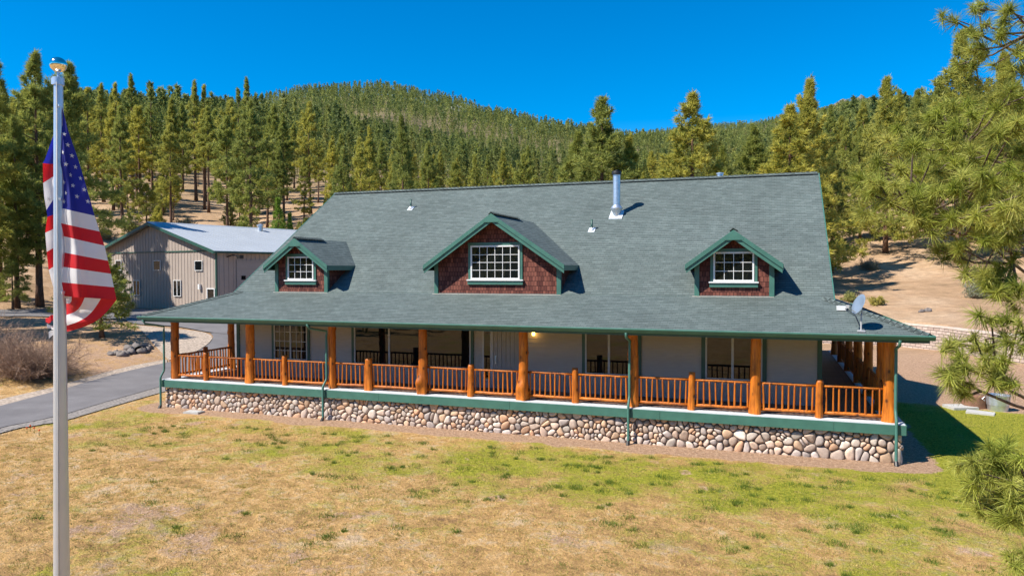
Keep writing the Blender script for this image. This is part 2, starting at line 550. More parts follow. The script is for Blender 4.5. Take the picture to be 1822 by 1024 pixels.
def wall_side(x, y):
    """>0 behind the retaining wall; distance to it; only meaningful near it"""
    x = np.asarray(x, float); y = np.asarray(y, float)
    best = np.full(x.shape, 1e9); side = np.full(x.shape, -1.)
    for (a, b) in zip(RW[:-1], RW[1:]):
        ax, ay = a; dx, dy = b[0] - ax, b[1] - ay
        L2 = dx * dx + dy * dy
        t = np.clip(((x - ax) * dx + (y - ay) * dy) / L2, 0, 1)
        qx, qy = ax + t * dx, ay + t * dy
        dd = np.hypot(x - qx, y - qy)
        sg = np.sign(dx * (y - ay) - dy * (x - ax))
        up = dd < best - 1e-9
        best = np.where(up, dd, best); side = np.where(up, sg, side)
    return side * best


def vnoise(x, y, s, seed=0):
    """cheap smooth pseudo-noise"""
    r = np.random.default_rng(seed)
    out = 0
    for k in range(5):
        a, ph = r.uniform(0, 2 * pi), r.uniform(0, 6.28)
        f = s * (1 + .7 * k)
        out = out + np.sin((x * cos(a) + y * sin(a)) * f + ph + 1.3 * np.sin((y * cos(a) - x * sin(a)) * f * .6 + ph * 2)) / (1 + k)
    return out / 2.28


_LAT = np.random.default_rng(99).uniform(-1, 1, (256, 256))


def vn2(x, y, wl, seed=0, octs=3, gain=.55):
    """value noise, wl = wavelength in metres"""
    x = np.asarray(x, float); y = np.asarray(y, float); out = 0; amp = 1.; tot = 0.
    for o in range(octs):
        k = 2.03 ** o / wl; a = .6 + seed + 1.7 * o
        u = (x * cos(a) - y * sin(a)) * k + 31.7 * seed + 500; v = (x * sin(a) + y * cos(a)) * k + 17.3 * seed + 500
        i = np.floor(u).astype(int); j = np.floor(v).astype(int); f = u - i; g = v - j
        f = f * f * (3 - 2 * f); g = g * g * (3 - 2 * g)
        L = lambda a_, b_: _LAT[a_ % 256, b_ % 256]
        out = out + amp * ((L(i, j) * (1 - f) + L(i + 1, j) * f) * (1 - g) + (L(i, j + 1) * (1 - f) + L(i + 1, j + 1) * f) * g)
        tot += amp; amp *= gain
    return out / tot * 1.5


def smooth(a, b, x):
    t = np.clip((x - a) / (b - a), 0, 1)
    return t * t * (3 - 2 * t)


def ground(x, y, bumps=True):
    x = np.asarray(x, float); y = np.asarray(y, float)
    dx, dy = x - CAM[0], y - CAM[1]
    d = dx * FWD[0] + dy * FWD[1]; s = dx * RGT[0] + dy * RGT[1]
    th = np.arctan2(s, d); r = np.maximum(np.hypot(dx, dy), 1.6)
    i = np.clip(np.searchsorted(TH, th) - 1, 0, len(TH) - 2)
    f = (th - TH[i]) / (TH[i + 1] - TH[i]); f = f * f * (3 - 2 * f)
    lr = (np.log(r) - LR[0]) / (LR[1] - LR[0])
    j = np.clip(lr.astype(int), 0, len(LR) - 2); g = np.clip(lr - j, 0, 1)
    z0 = TAB[i, j] * (1 - g) + TAB[i, j + 1] * g
    z1 = TAB[i + 1, j] * (1 - g) + TAB[i + 1, j + 1] * g
    z = z0 * (1 - f) + z1 * f
    # level house lot
    ox = np.maximum(np.maximum(-3 - x, x - 31), 0); oy = np.maximum(np.maximum(-12 - y, y - 21), 0)
    lot = 1 - smooth(0, 8, np.hypot(ox, oy))
    z = z * (1 - lot) + LOT * lot
    # cut at the retaining wall
    near = (r < 75) & (th > .22) & (th < .85)
    sd = wall_side(x, y)
    z = np.where(near & (sd < .12), np.minimum(z, -1.0), z)
    z = np.where(near & (sd >= .12), np.maximum(z, .30), z)
    if bumps:
        amp = np.clip((r - 30) / 60, 0, 1) * (1 - lot)
        z = z + amp * .35 * vnoise(x, y, .25, 3) + np.clip((r - 200) / 400, 0, 1) * 9 * vnoise(x, y, .011, 5)
        lawn = np.clip((-1.2 - y) / 2, .15, 1) * (1 - smooth(28, 36, d + 8 * (th > .2)))
        rough = .4 + .6 * smooth(-5, -9, y) * (1 - smooth(12, 22, x))
        z = z + lawn * (.05 * vn2(x, y, 2.2, 3, 2) + rough * (.035 * vn2(x, y, .55, 5, 2) + .03 * np.maximum(vn2(x, y, .22, 7, 2), 0)))
    return z


def gz(x, y):
    return float(ground(np.array([x]), np.array([y]))[0])


def masks(x, y):
    dx, dy = x - CAM[0], y - CAM[1]
    d = dx * FWD[0] + dy * FWD[1]; s = dx * RGT[0] + dy * RGT[1]
    r = np.hypot(dx, dy)
    u = 911 + FPX * s / np.maximum(d, .5)
    band = np.exp(-((y + 3.9) / 2.6) ** 2) * smooth(-8, 4, x) * .62
    right = smooth(17, 26, x) * smooth(-16, -9, y) * .28
    side = smooth(25.5, 27.5, x) * (1 - smooth(9, 12, y + .35 * (x - 27))) * smooth(-7, -3, y) * 1.3
    green = np.clip(np.maximum(np.maximum(band * .72, right), side), 0, 1) + .17
    # bare strip round the foundation and the side yard
    fx = np.maximum(np.maximum(-.35 - x, x - 25.95), 0); fy = np.maximum(np.maximum(-.35 - y, y - 19.3), 0)
    fd = np.hypot(fx, fy)
    dirt = 1 - smooth(.55, 1.3, fd + .25 * vn2(x, y, 1.1, 23, 3))
    back = smooth(9, 12, y + .35 * (x - 27)) * smooth(20, 25, x)
    left_bank = smooth(33, 36, d) * (u < 500)
    dirt = np.maximum(dirt, np.maximum(back, left_bank * .55))
    low = smooth(-5.5, -10, y) * (1 - smooth(13, 24, x))
    bare = smooth(-.35, .9, .6 * vn2(x, y, .8, 11, 4) + .6 * vn2(x, y, 2.9, 12, 3) + .35 * low - .1) * (y < -1.6) * (.41 + .15 * low)
    bare = np.maximum(bare, .52 * smooth(.55, .8, vn2(x, y, 1.3, 13, 3)) * (y < -1.8) * (y > -7))
    dirt = np.maximum(dirt, bare * (d < 34))
    green = np.clip(green + (.36 * vn2(x, y, 3.1, 17, 4) + .25 * vn2(x, y, .9, 19, 3)) * (d < 36), 0, 1)
    hill = np.maximum(smooth(40, 52, d), 0)
    hill = np.where(d < 0, smooth(60, 90, r), hill)
    return np.clip(green, 0, 1), np.clip(dirt, 0, 1), hill


def build_ground():
    a_in = np.linspace(radians(-42), radians(42), 640)
    a_out = np.linspace(radians(42), radians(318), 92)[1:-1]
    A = np.concatenate([a_in, a_out])
    rr = np.concatenate([np.linspace(.6, 10, 12)[:-1], 10 * (6.0) ** np.linspace(0, 1, 430)[:-1], 60 * (3300 / 60) ** np.linspace(0, 1, 190)])
    AA, RR = np.meshgrid(A, rr)
    X = CAM[0] + RR * (np.cos(AA) * FWD[0] + np.sin(AA) * RGT[0])
    Y = CAM[1] + RR * (np.cos(AA) * FWD[1] + np.sin(AA) * RGT[1])
    Z = ground(X, Y)
    V = np.stack([X, Y, Z], -1).reshape(-1, 3)
    nr, na = RR.shape
    i, j = np.meshgrid(np.arange(nr - 1), np.arange(na), indexing='ij')
    j2 = (j + 1) % na
    F = np.stack([i * na + j, (i + 1) * na + j, (i + 1) * na + j2, i * na + j2], -1).reshape(-1, 4)[:, ::-1]
    g, dm, h = masks(V[:, 0], V[:, 1])
    c = len(V)
    V = np.concatenate([V, [[CAM[0], CAM[1], gz(CAM[0], CAM[1])]]])
    vc = np.concatenate([np.stack([g, dm, h, np.ones_like(g)], 1), [[.1, 0, 0, 1]]])
    o = np_mesh('ground', V, F, M['ground'], vcol=vc, smooth=True)
    tag(o, kind='structure')


build_ground()


def on_ground(u, v, d0=15, d1=140):
    """where the sight line through photo pixel (u,v) meets the terrain: used once to survey road edges"""
    dr = CM.T @ np.array([(u - 911) / FPX, 1, (512 - v) / FPX])
    t = np.linspace(d0, d1, 1500)
    P = CAM[None] + dr[None] * t[:, None]
    below = P[:, 2] <= ground(P[:, 0], P[:, 1])
    k = int(np.argmax(below)) if below.any() else len(t) - 1
    return P[k, 0], P[k, 1]


def strip(name, pairs, lift, mat, nacr=14, sub=14):
    L = [on_ground(*a) for a, b in pairs]; R = [on_ground(*b) for a, b in pairs]
    def dens(P):
        P = np.array(P); out = []
        n = len(P)
        for i in range(n - 1):
            p0, p1, p2, p3 = P[max(i - 1, 0)], P[i], P[i + 1], P[min(i + 2, n - 1)]
            for k in range(sub):
                t = k / sub
                out.append(.5 * (2 * p1 + (p2 - p0) * t + (2 * p0 - 5 * p1 + 4 * p2 - p3) * t * t + (3 * p1 - p0 - 3 * p2 + p3) * t ** 3))
        out.append(P[-1]); return np.array(out)
    L = dens(L); R = dens(R)
    s = np.linspace(0, 1, nacr)[None, :, None]
    G = L[:, None] * (1 - s) + R[:, None] * s
    X, Y = G[..., 0], G[..., 1]
    Z = ground(X, Y) + lift
    V = np.stack([X, Y, Z], -1).reshape(-1, 3)
    n, m = X.shape
    i, j = np.meshgrid(np.arange(n - 1), np.arange(m - 1), indexing='ij')
    F = np.stack([i * m + j, (i + 1) * m + j, (i + 1) * m + j + 1, i * m + j + 1], -1).reshape(-1, 4)
    # skirt down to the soil
    o = np_mesh(name, V, F, mat, smooth=True)
    tag(o, kind='structure')
    return o


strip('driveway', [((-260, 800), (-260, 850)), ((-120, 758), (-120, 802)), ((0, 724), (0, 764)), ((97, 698), (97, 743)), ((181, 673), (181, 719)), ((297, 646), (294, 686)),
                   ((345, 629), (400, 655)), ((371, 613), (460, 632)), ((379, 601), (478, 606)), ((374, 594), (480, 590))], .05, M['asphalt'])
strip('driveway_apron', [((-220, 556), (-220, 569)), ((0, 552), (0, 564)), ((100, 550), (100, 565)), ((205, 550), (205, 568)), ((240, 550), (240, 577)), ((310, 551), (310, 582)),
                         ((365, 552), (371, 592)), ((430, 554), (430, 597)), ((500, 556), (500, 600))], .07, M['asphalt'])
strip('gravel_verge', [((-260, 846), (-260, 872)), ((-120, 799), (-120, 818)), ((0, 761), (0, 773)), ((97, 740), (97, 753)), ((181, 716), (181, 730)), ((294, 683), (294, 697))], .035, M['gravel'], nacr=6)
strip('gravel_shoulder', [((-260, 785), (-260, 806)), ((-120, 744), (-120, 762)), ((0, 712), (0, 727)), ((97, 689), (97, 701)), ((181, 665), (181, 676)), ((297, 640), (297, 649))], .035, M['gravel_tan'], nacr=6)
strip('gravel_bank', [((238, 579), (300, 642)), ((290, 584), (330, 634)), ((335, 588), (352, 624)), ((362, 592), (370, 612)), ((376, 598), (378, 603))], .04, M['gravel_tan'], nacr=12)

# ------------------------------------------------------------------ the house
XL, XR = 0., 25.62                    # porch post lines
YB = 1.85                             # front wall plane
WL, WR = 1.5, 23.96
YBACK = 16.87
EZ, EO = 2.52, .82                    # eave height and overhang
ZB, PITCH = 3.43, .638
YR = 9.36; ZR = ZB + PITCH * (YR - YB)
RL, RRK = 1.40, 24.29                 # rake ends of the main roof
YREAR = YBACK + 2.67
house = empty('log_porch_house', (12.8, YB, LOT))
tag(house, 'long house with green shingle roof, three dormers and log porch on a stone base', 'house')
HO = np.array([12.8, YB, LOT])
house.matrix_world  # (children keep world coordinates through their inverse below)


def part(mb, name, mats, parent=house, smooth=False, angle=None):
    o = mb.build(name, mats, parent, smooth, angle)
    if parent: o.matrix_parent_inverse = Matrix.Translation(-Vector(parent.location)) if parent.parent is None else Matrix.Identity(4)
    return o


# walls
b = MB()
b.box(WL, WR, YB + .03, YBACK, -.02, 3.36)
n = 21
for k in range(n):                    # lap siding boards of the front wall, each tilted out at its foot
    z0 = .0 + k * .155; z1 = z0 + .155
    if z1 > 3.3: break
    b.face([(WL, YB - .002, z0), (WR, YB - .002, z0), (WR, YB + .018, z1), (WL, YB + .018, z1)])
    b.face([(WL, YB + .018, z0), (WR, YB + .018, z0), (WR, YB - .002, z0), (WL, YB - .002, z0)])
for xx in (RL + .42, RRK - .42):      # gable ends
    b.prism([(xx, YB + .2, 3.36), (xx, YBACK - .2, 3.36), (xx, YR, ZR - .3)], (.1, 0, 0))
wall = part(b, 'wall', M['siding'])
for xa, xb in ((WL - .01, WL + .13), (WR - .13, WR + .01)):
    b = MB(); b.box(xa, xb, YB - .035, YB + .1, 0, 3.3); part(b, 'corner_trim', M['green_dark'])

# roof: three planes in front, mirrored behind, with thickness
rb = MB()


def rface(pts, axis='x'):
    """roof face with metre uv: u along the eave, v up the slope"""
    P = [np.array(p, float) for p in pts]
    nrm = np.cross(P[1] - P[0], P[2] - P[0]); nrm /= np.linalg.norm(nrm)
    if nrm[2] < 0: P = P[::-1]; nrm = -nrm
    h = np.array([-nrm[1], nrm[0], 0.]); h /= np.linalg.norm(h)
    up = np.cross(nrm, h)
    return P, [(float(p @ h), float(p @ up)) for p in P], nrm


def slab(mb, pts, th=.06, edge=1):
    P, uv, nrm = rface(pts)
    mb.face(P, 0, uv)
    Q = [p - np.array([0, 0, th]) for p in P]
    mb.face(Q[::-1], edge)
    for i in range(len(P)):
        j = (i + 1) % len(P)
        mb.face([Q[i], Q[j], P[j], P[i]], edge)


hipL, hipR = (WL + .28, YB, ZB), (WR - .05, YB, ZB)
eL, eR = (XL - EO, -EO, EZ), (XR + EO, -EO, EZ)
slab(rb, [eL, eR, hipR, hipL])
yl = YB - .2; zl = ZB - .2 * PITCH
slab(rb, [(hipL[0], YB - .004, ZB + .004), (hipR[0], YB - .004, ZB + .004), (RRK, yl, zl), (RRK, YR, ZR), (RL, YR, ZR), (RL, yl, zl)][::1])
hipLb, hipRb = (hipL[0], YBACK, ZB), (hipR[0], YBACK, ZB)
eLb, eRb = (eL[0], YREAR, EZ), (eR[0], YREAR, EZ)
slab(rb, [eR, eRb, hipRb, hipR]); slab(rb, [eLb, eL, hipL, hipLb]); slab(rb, [eRb, eLb, hipLb, hipRb])
slab(rb, [(RRK, YBACK + .1, ZB), (RL, YBACK + .1, ZB), (RL, YR, ZR), (RRK, YR, ZR)])
roof = part(rb, 'roof', [M['roof'], M['green_dark']])
# ridge and hip caps: lapped cap shingles
cb = MB()


def caps(p, q, w=.16, step=.2, lift=.035):
    p = np.array(p, float); q = np.array(q, float)
    L = np.linalg.norm(q - p); t = (q - p) / L
    n = int(L / step)
    sd = np.cross(t, (0, 0, 1.)); sd /= np.linalg.norm(sd)
    for k in range(n):
        a = p + t * step * k; c = p + t * (step * (k + 1.25))
        za, zc = lift + .028, lift
        dn = np.array([0, 0, -w * .5])
        A = [a - sd * w + dn + (0, 0, za), a + np.array((0, 0, za + .02)), a + sd * w + dn + (0, 0, za)]
        C = [c - sd * w + dn + (0, 0, zc), c + np.array((0, 0, zc + .02)), c + sd * w + dn + (0, 0, zc)]
        uv = [(k * .3, 0), (k * .3 + .1, .1), (k * .3 + .1, 0), (k * .3, .1)]
        cb.face([A[0], A[1], C[1], C[0]], 0, uv); cb.face([A[1], A[2], C[2], C[1]], 0, uv)
        D = [x - np.array((0, 0, .03)) for x in A]
        cb.face([D[0], D[1], A[1], A[0]], 0, uv); cb.face([D[1], D[2], A[2], A[1]], 0, uv)


caps((RL, YR, ZR), (RRK, YR, ZR)); part(cb, 'ridge_cap', M['roof'], roof)
for pq in ((eR, hipR), (eL, hipL)):
    cb = MB(); caps(*pq, .13); part(cb, 'hip_cap', M['roof'], roof)
# soffit over the porch
b = MB()
b.box(eL[0] + .05, eR[0] - .05, -EO + .05, YB - .01, EZ - .17, EZ - .13)
b.box(eL[0] + .05, WL - .02, YB + .01, YREAR - .05, EZ - .17, EZ - .13)
b.box(WR + .02, eR[0] - .05, YB + .01, YREAR - .05, EZ - .17, EZ - .13)
part(b, 'porch_ceiling', M['ceiling'])
# rake boards
for xx in (RL - .03, RRK):
    for (ya, za, yb_, zb_) in ((yl, zl, YR, ZR), (YBACK + .1, ZB, YR, ZR)):
        b = MB(); b.prism([(xx, ya, za + .012), (xx, yb_, zb_ + .012), (xx, yb_, zb_ - .24), (xx, ya, za - .24)], (.035, 0, 0)); part(b, 'rake_board', M['green'], roof)
# gutters: a K-shaped trough with a rolled rim, front and both sides
b = MB()
gz0, gz1 = EZ - .125, EZ + .005
prof = [(0, gz0), (.075, gz0), (.105, gz0 + .05), (.135, gz1 - .03), (.135, gz1), (.12, gz1 + .012), (.11, gz1), (.11, gz1 - .03), (.01, gz0 + .03), (0, gz1)]
for (x0, x1) in ((eL[0] - .12, eR[0] + .12),):
    P = [(x0, -EO - d_, z_) for d_, z_ in prof]; b.prism(P, (x1 - x0, 0, 0))
for sx, x0 in ((-1, eL[0]), (1, eR[0])):
    P = [(x0 + sx * d_, -EO + .01, z_) for d_, z_ in prof]; b.prism(P, (0, YREAR + EO, 0))
part(b, 'gutter', M['green'])
b = MB()
b.box(eL[0], eR[0], -EO + .004, -EO + .03, EZ - .2, EZ - .02)
b.box(eL[0] + .004, eL[0] + .03, -EO + .03, YREAR, EZ - .2, EZ - .02); b.box(eR[0] - .03, eR[0] - .004, -EO + .03, YREAR, EZ - .2, EZ - .02)
part(b, 'fascia', M['green_dark'])
b = MB()                              # log beam the posts carry
b.tube([(XL, .06, 2.41), (XR, .06, 2.41)], .075, 10)
b.tube([(XL, .14, 2.41), (XL, YREAR - .8, 2.41)], .075, 10); b.tube([(XR, .14, 2.41), (XR, YREAR - .8, 2.41)], .075, 10)
part(b, 'porch_beam', M['log'], smooth=True)

# porch deck
DX0, DX1, DY0 = XL - .34, XR + .34, -.34
b = MB(); b.box(DX0 + .03, DX1 - .03, DY0 + .03, YREAR - .5, -.2, -.012); part(b, 'porch_deck', M['deck'])
b = MB()
b.box(DX0, DX1, DY0 - .005, DY0 + .5, -.06, 0.004)
b.box(DX0, DX0 + .5, DY0 + .5, YREAR - .5, -.06, .002); b.box(DX1 - .5, DX1, DY0 + .5, YREAR - .5, -.06, .002)
part(b, 'deck_edging', M['deckedge'])
b = MB()
x = DX0 - .02
while x < DX1:                        # rim boards with open joints
    x2 = min(x + 4.9, DX1 + .02)
    b.box(x + .004, x2 - .004, DY0 - .04, DY0, -.29, -.018); x = x2
b.box(DX0 - .04, DX0, DY0, YREAR - .5, -.29, -.018); b.box(DX1, DX1 + .04, DY0, YREAR - .5, -.29, -.018)
part(b, 'rim_board', M['green'])
# bare boards of the inner floor show behind the pale edging


def voronoi_stones(x0, x1, z0, z1, y, seed, size=.22):
    """fitted river stones: relaxed Voronoi cells, each a rounded boulder face"""
    r = np.random.default_rng(seed)
    n = int((x1 - x0) * (z1 - z0) / (size * size * .82))
    P = np.stack([r.uniform(x0, x1, n), r.uniform(z0, z1, n)], 1)

    def cells(P):
        out = []
        for i in range(len(P)):
            p = P[i]; dd = ((P - p) ** 2).sum(1); idx = np.argsort(dd)[1:16]
            poly = [(max(x0, p[0] - .5), max(z0, p[1] - .5)), (min(x1, p[0] + .5), max(z0, p[1] - .5)), (min(x1, p[0] + .5), min(z1, p[1] + .5)), (max(x0, p[0] - .5), min(z1, p[1] + .5))]
            for k in idx:
                q = P[k]; m = (p + q) / 2; nn = q - p; new = []
                for a, c in zip(poly, poly[1:] + poly[:1]):
                    da = (a[0] - m[0]) * nn[0] + (a[1] - m[1]) * nn[1]; dc = (c[0] - m[0]) * nn[0] + (c[1] - m[1]) * nn[1]
                    if da <= 0: new.append(a)
                    if (da < 0) != (dc < 0) and abs(da - dc) > 1e-12:
                        t = da / (da - dc); new.append((a[0] + t * (c[0] - a[0]), a[1] + t * (c[1] - a[1])))
                poly = new
                if len(poly) < 3: break
            out.append(poly)
        return out
    C = cells(P)
    P = np.array([np.mean(c, 0) if len(c) > 2 else p for c, p in zip(C, P)]) * .6 + P * .4
    C = cells(P)
    V, F, VC = [], [], []
    pal = np.array([(.46, .34, .26), (.52, .39, .30), (.44, .345, .285), (.50, .42, .35), (.41, .34, .30), (.55, .37, .24), (.52, .31, .19), (.56, .46, .38), (.40, .335, .30), (.50, .36, .27), (.47, .36, .29)])
    for poly in C:
        if len(poly) < 3: continue
        c = np.mean(poly, 0)
        # resample the outline to a smooth ring
        pts = []
        for a, q in zip(poly, poly[1:] + poly[:1]):
            a = np.array(a); q = np.array(q)
            for t in (0, .33, .66): pts.append(a * (1 - t) + q * t)
        pts = np.array(pts)
        for _ in range(3): pts = (np.roll(pts, 1, 0) + 2 * pts + np.roll(pts, -1, 0)) / 4
        d = pts - c; L = np.linalg.norm(d, axis=1, keepdims=True)
        pts = c + d * np.clip((L - .0075) / np.maximum(L, 1e-6), .5, 1)
        col = pal[r.integers(len(pal))] * r.uniform(.75, 1.3)
        dep = r.uniform(.05, .1); base = len(V); m = len(pts)
        tilt = r.normal(0, .14, 2)
        for s, h in ((1., -.03), (1., .35), (.9, .72), (.68, .93), (.35, 1.)):
            for p in pts:
                q = c + (p - c) * s
                V.append((q[0], y - dep * h - (tilt @ (q - c)) * (h > 0) * .6, q[1])); VC.append((*col, 1))
        V.append((c[0], y - dep, c[1])); VC.append((*col, 1))
        for rg in range(4):
            for k in range(m):
                k2 = (k + 1) % m
                F.append((base + rg * m + k, base + rg * m + k2, base + (rg + 1) * m + k2, base + (rg + 1) * m + k))
        t = base + 5 * m
        for k in range(m): F.append((base + 4 * m + k, base + 4 * m + (k + 1) % m, t, t))
    tri = []
    for f in F:
        tri.append((f[0], f[1], f[2]))
        if f[2] != f[3]: tri.append((f[0], f[2], f[3]))
    return np.array(V), np.array(tri), np.array(VC)


b = MB(); b.box(-.22, 25.84, -.2, 19, LOT - .4, -.2); fnd = part(b, 'foundation', M['mortar'])
V, F, VC = voronoi_stones(-.28, 25.9, LOT - .08, -.22, -.2, 3)
o = np_mesh('river_stone_facing', V, F, M['stone'], house, VC, smooth=True); o.matrix_parent_inverse = Matrix.Translation(-Vector(house.location))
V2, F2, VC2 = voronoi_stones(-.26, 8, LOT - .08, -.22, 0, 4)
V2 = np.stack([25.84 - V2[:, 1], V2[:, 0], V2[:, 2]], 1)      # return along the right side
o = np_mesh('river_stone_facing', V2, F2, M['stone'], house, VC2, smooth=True); o.matrix_parent_inverse = Matrix.Translation(-Vector(house.location))


# log posts
def log_mesh(h, r, seed, burl=False, n=18):
    q = np.random.default_rng(seed)
    zs = np.linspace(0, h, int(h / .09) + 2)
    kn = [(q.uniform(.1, h), q.uniform(0, 2 * pi), q.uniform(.012, .04) * min(1, r / .14) ** 2, q.uniform(.035, .08)) for _ in range(int(7 * h))]
    ph = q.uniform(0, 6.28, 6)
    foot = q.uniform(0, 2 * pi)
    V = []
    for z in zs:
        cx = .012 * sin(z * 1.7 + ph[0]); cy = .012 * cos(z * 1.3 + ph[1])
        for k in range(n):
            a = 2 * pi * k / n
            rr = r * (1 - .05 * z / h) * (1 + (.06 if r > .08 else .03) * sin(2 * a + ph[2] + z) + .03 * sin(3 * a + ph[3] - z * 2) + .02 * sin(7 * a + ph[4]))
            for (kz, ka, kh, kw) in kn:
                da = (a - ka + pi) % (2 * pi) - pi
                rr += kh * exp(-((z - kz) / kw) ** 2 - (da * r / kw) ** 2)
            if burl:
                da = (a - 4.3 + pi) % (2 * pi) - pi
                rr += .11 * exp(-((z - .42) / .2) ** 2 - (da / .8) ** 2) + .085 * exp(-((z - .08) / .42) ** 2) * max(0, sin(4 * a + ph[5]))
            else:
                rr += (.05 if r > .12 else .2 * r) * exp(-(z / .4) ** 2) * (1 + sin(3 * a + ph[5])) * .5
            V.append((cx + rr * cos(a), cy + rr * sin(a), z))
    F = []
    m = len(zs)
    for i in range(m - 1):
        for k in range(n):
            k2 = (k + 1) % n
            F.append((i * n + k, i * n + k2, (i + 1) * n + k2, (i + 1) * n + k))
    c = len(V); V.append((0, 0, h + .015))
    for k in range(n): F.append(((m - 1) * n + k, (m - 1) * n + (k + 1) % n, c, c))
    tri = []
    for f in F:
        tri.append(f[:3])
        if f[2] != f[3]: tri.append((f[0], f[2], f[3]))
    return np.array(V), np.array(tri)


def put(o, loc, parent=house):
    o.parent = parent
    o.matrix_parent_inverse = Matrix.Translation(-Vector(parent.location))
    o.location = loc
    return o


FRONT = [(0., .03), (3.65, 0), (7.32, 0), (11.02, -.06), (14.71, -.06), (18.36, -.04), (22.02, -.02), (25.6, 0.)]
MIDS = [1.58, 5.26, 8.85, 12.81, 16.48, 20.16, 23.78]
RAD = [.165, .16, .135, .155, .165, .15, .15, .17]
SIDE_R = [1.75, 4.5, 7.5, 10.8, 13.9, 17.0]
SIDE_L = [3.25, 6.6, 9.9, 13.2, 16.5]
posts = []
for i, (x, y) in enumerate(FRONT):
    V, F = log_mesh(2.36, RAD[i], 100 + i, burl=i in (3, 4))
    o = put(np_mesh('porch_post', V, F, M['log'], smooth=True), (x, y, 0)); o.rotation_euler = (0, 0, 0)
for i, y in enumerate(SIDE_R):
    V, F = log_mesh(2.36, .14 + .01 * (i % 3), 150 + i); put(np_mesh('porch_post', V, F, M['log'], smooth=True), (XR, y, 0))
for i, y in enumerate(SIDE_L):
    V, F = log_mesh(2.36, .15, 170 + i); put(np_mesh('porch_post', V, F, M['log'], smooth=True), (XL, y, 0))
for i, x in enumerate(MIDS):
    V, F = log_mesh(1.1 + .03 * (i % 3), .105 if i != 2 else .125, 200 + i, n=14)
    put(np_mesh('rail_post', V, F, M['log'], smooth=True), (x, -.02, 0))
V, F = log_mesh(1.1, .105, 230, n=14); put(np_mesh('rail_post', V, F, M['log'], smooth=True), (XL, 1.65, 0))

bal_meshes = []
for k in range(6):
    V, F = log_mesh(.74, .027, 300 + k, n=7)
    bo = np_mesh('baluster', V, F, M['log'], smooth=True, link=False)
    bal_meshes.append(bo.data)


def railing(p, q, seed):
    """log rail bay between two post faces"""
    p = np.array(p, float); q = np.array(q, float)
    L = np.linalg.norm(q - p); t = (q - p) / L
    r_ = random.Random(seed)
    o = None
    for z, rd, nm in ((.93, .04, 'railing'), (.155, .045, 'bottom_rail')):
        mb = MB()
        pts = [p + t * L * k / 5 + np.array([0, 0, z + r_.uniform(-.008, .008)]) for k in range(6)]
        mb.tube(pts, [rd * r_.uniform(.92, 1.08) for _ in pts], 10)
        q_ = part(mb, nm, M['log'], house if o is None else o, smooth=True)
        o = o or q_
    n = max(2, int(round(L / .172)))
    for k in range(n):
        s = (k + .5) / n * L + r_.uniform(-.012, .012)
        bo = bpy.data.objects.new('baluster', bal_meshes[r_.randrange(6)])
        COL.objects.link(bo)
        bo.parent = o
        w = p + t * s
        bo.location = (w[0] + HO[0] * 0, w[1], .17)
        bo.rotation_euler = (r_.uniform(-.02, .02), r_.uniform(-.02, .02), r_.uniform(0, 6.2))
        sc = r_.uniform(.85, 1.15); bo.scale = (sc, sc, 1)
    return o


xs = sorted([x for x, y in FRONT] + MIDS)
for i, (a, c) in enumerate(zip(xs[:-1], xs[1:])):
    ra = .15 if a not in MIDS else .09; rc = .15 if c not in MIDS else .09
    railing((a + ra, -.0, 0), (c - rc, -.0, 0), i)
sl = [0.] + [1.65] + SIDE_L[:1]
for i, (a, c) in enumerate(zip(sl[:-1], sl[1:])): railing((XL, a + .14, 0), (XL, c - .12, 0), 40 + i)
sr = [0.] + SIDE_R[:5]
for i, (a, c) in enumerate(zip(sr[:-1], sr[1:])): railing((XR, a + .14, 0), (XR, c - .14, 0), 60 + i)


# windows and door of the front wall
def window(x0, x1, z0, z1, mull, trim=(.11, .11), grid=None, name='window', frame='greyframe', y=YB, tr='green_dark', head=False):
    f = .055
    mb = MB()
    mb.box(x0, x1, y - .05, y + .02, z0, z0 + f); mb.box(x0, x1, y - .05, y + .02, z1 - f, z1)
    xsplit = [x0] + mull + [x1]
    for k, xm in enumerate(xsplit):
        w = f if k in (0, len(xsplit) - 1) else f * .7
        xa, xb = (xm, xm + w) if k == 0 else (xm - w, xm) if k == len(xsplit) - 1 else (xm - w, xm + w)
        mb.box(xa, xb, y - .046, y + .02, z0 + f, z1 - f)
    win = part(mb, name, M[frame])
    for k in range(len(xsplit) - 1):
        g = MB()
        a = xsplit[k] + f * .6; c = xsplit[k + 1] - f * .6
        g.face([(a, y - .022, z0 + f * .8), (c, y - .022, z0 + f * .8), (c, y - .022, z1 - f * .8), (a, y - .022, z1 - f * .8)])
        part(g, 'window_pane', M['glass'], win)
        if grid:
            nx, nz = grid
            g = MB(); mw = .011
            for i in range(1, nx):
                xm = a + (c - a) * i / nx; g.box(xm - mw, xm + mw, y - .034, y - .024, z0 + f, z1 - f)
            for i in range(1, nz):
                zm = z0 + (z1 - z0) * i / nz; g.box(a, c, y - .0335, y - .0245, zm - mw, zm + mw)
            part(g, 'window_grille', M[frame], win)
    if trim:
        for xa, xb in ((x0 - trim[0], x0 - .002), (x1 + .002, x1 + trim[1])):
            tb = MB(); tb.box(xa, xb, y - .04, y + .02, z0 - .02, z1 + .02); part(tb, 'window_trim', M[tr], win)
    return win


window(3.36, 4.96, .69, 2.2, [4.16], grid=(3, 4))
window(7.12, 12.05, .66, 2.2, [8.66, 10.2], trim=(.12, .11))
window(16.36, 18.2, .68, 2.2, [17.2])
window(20.42, 22.2, .70, 2.2, [21.28], trim=(.13, .13))
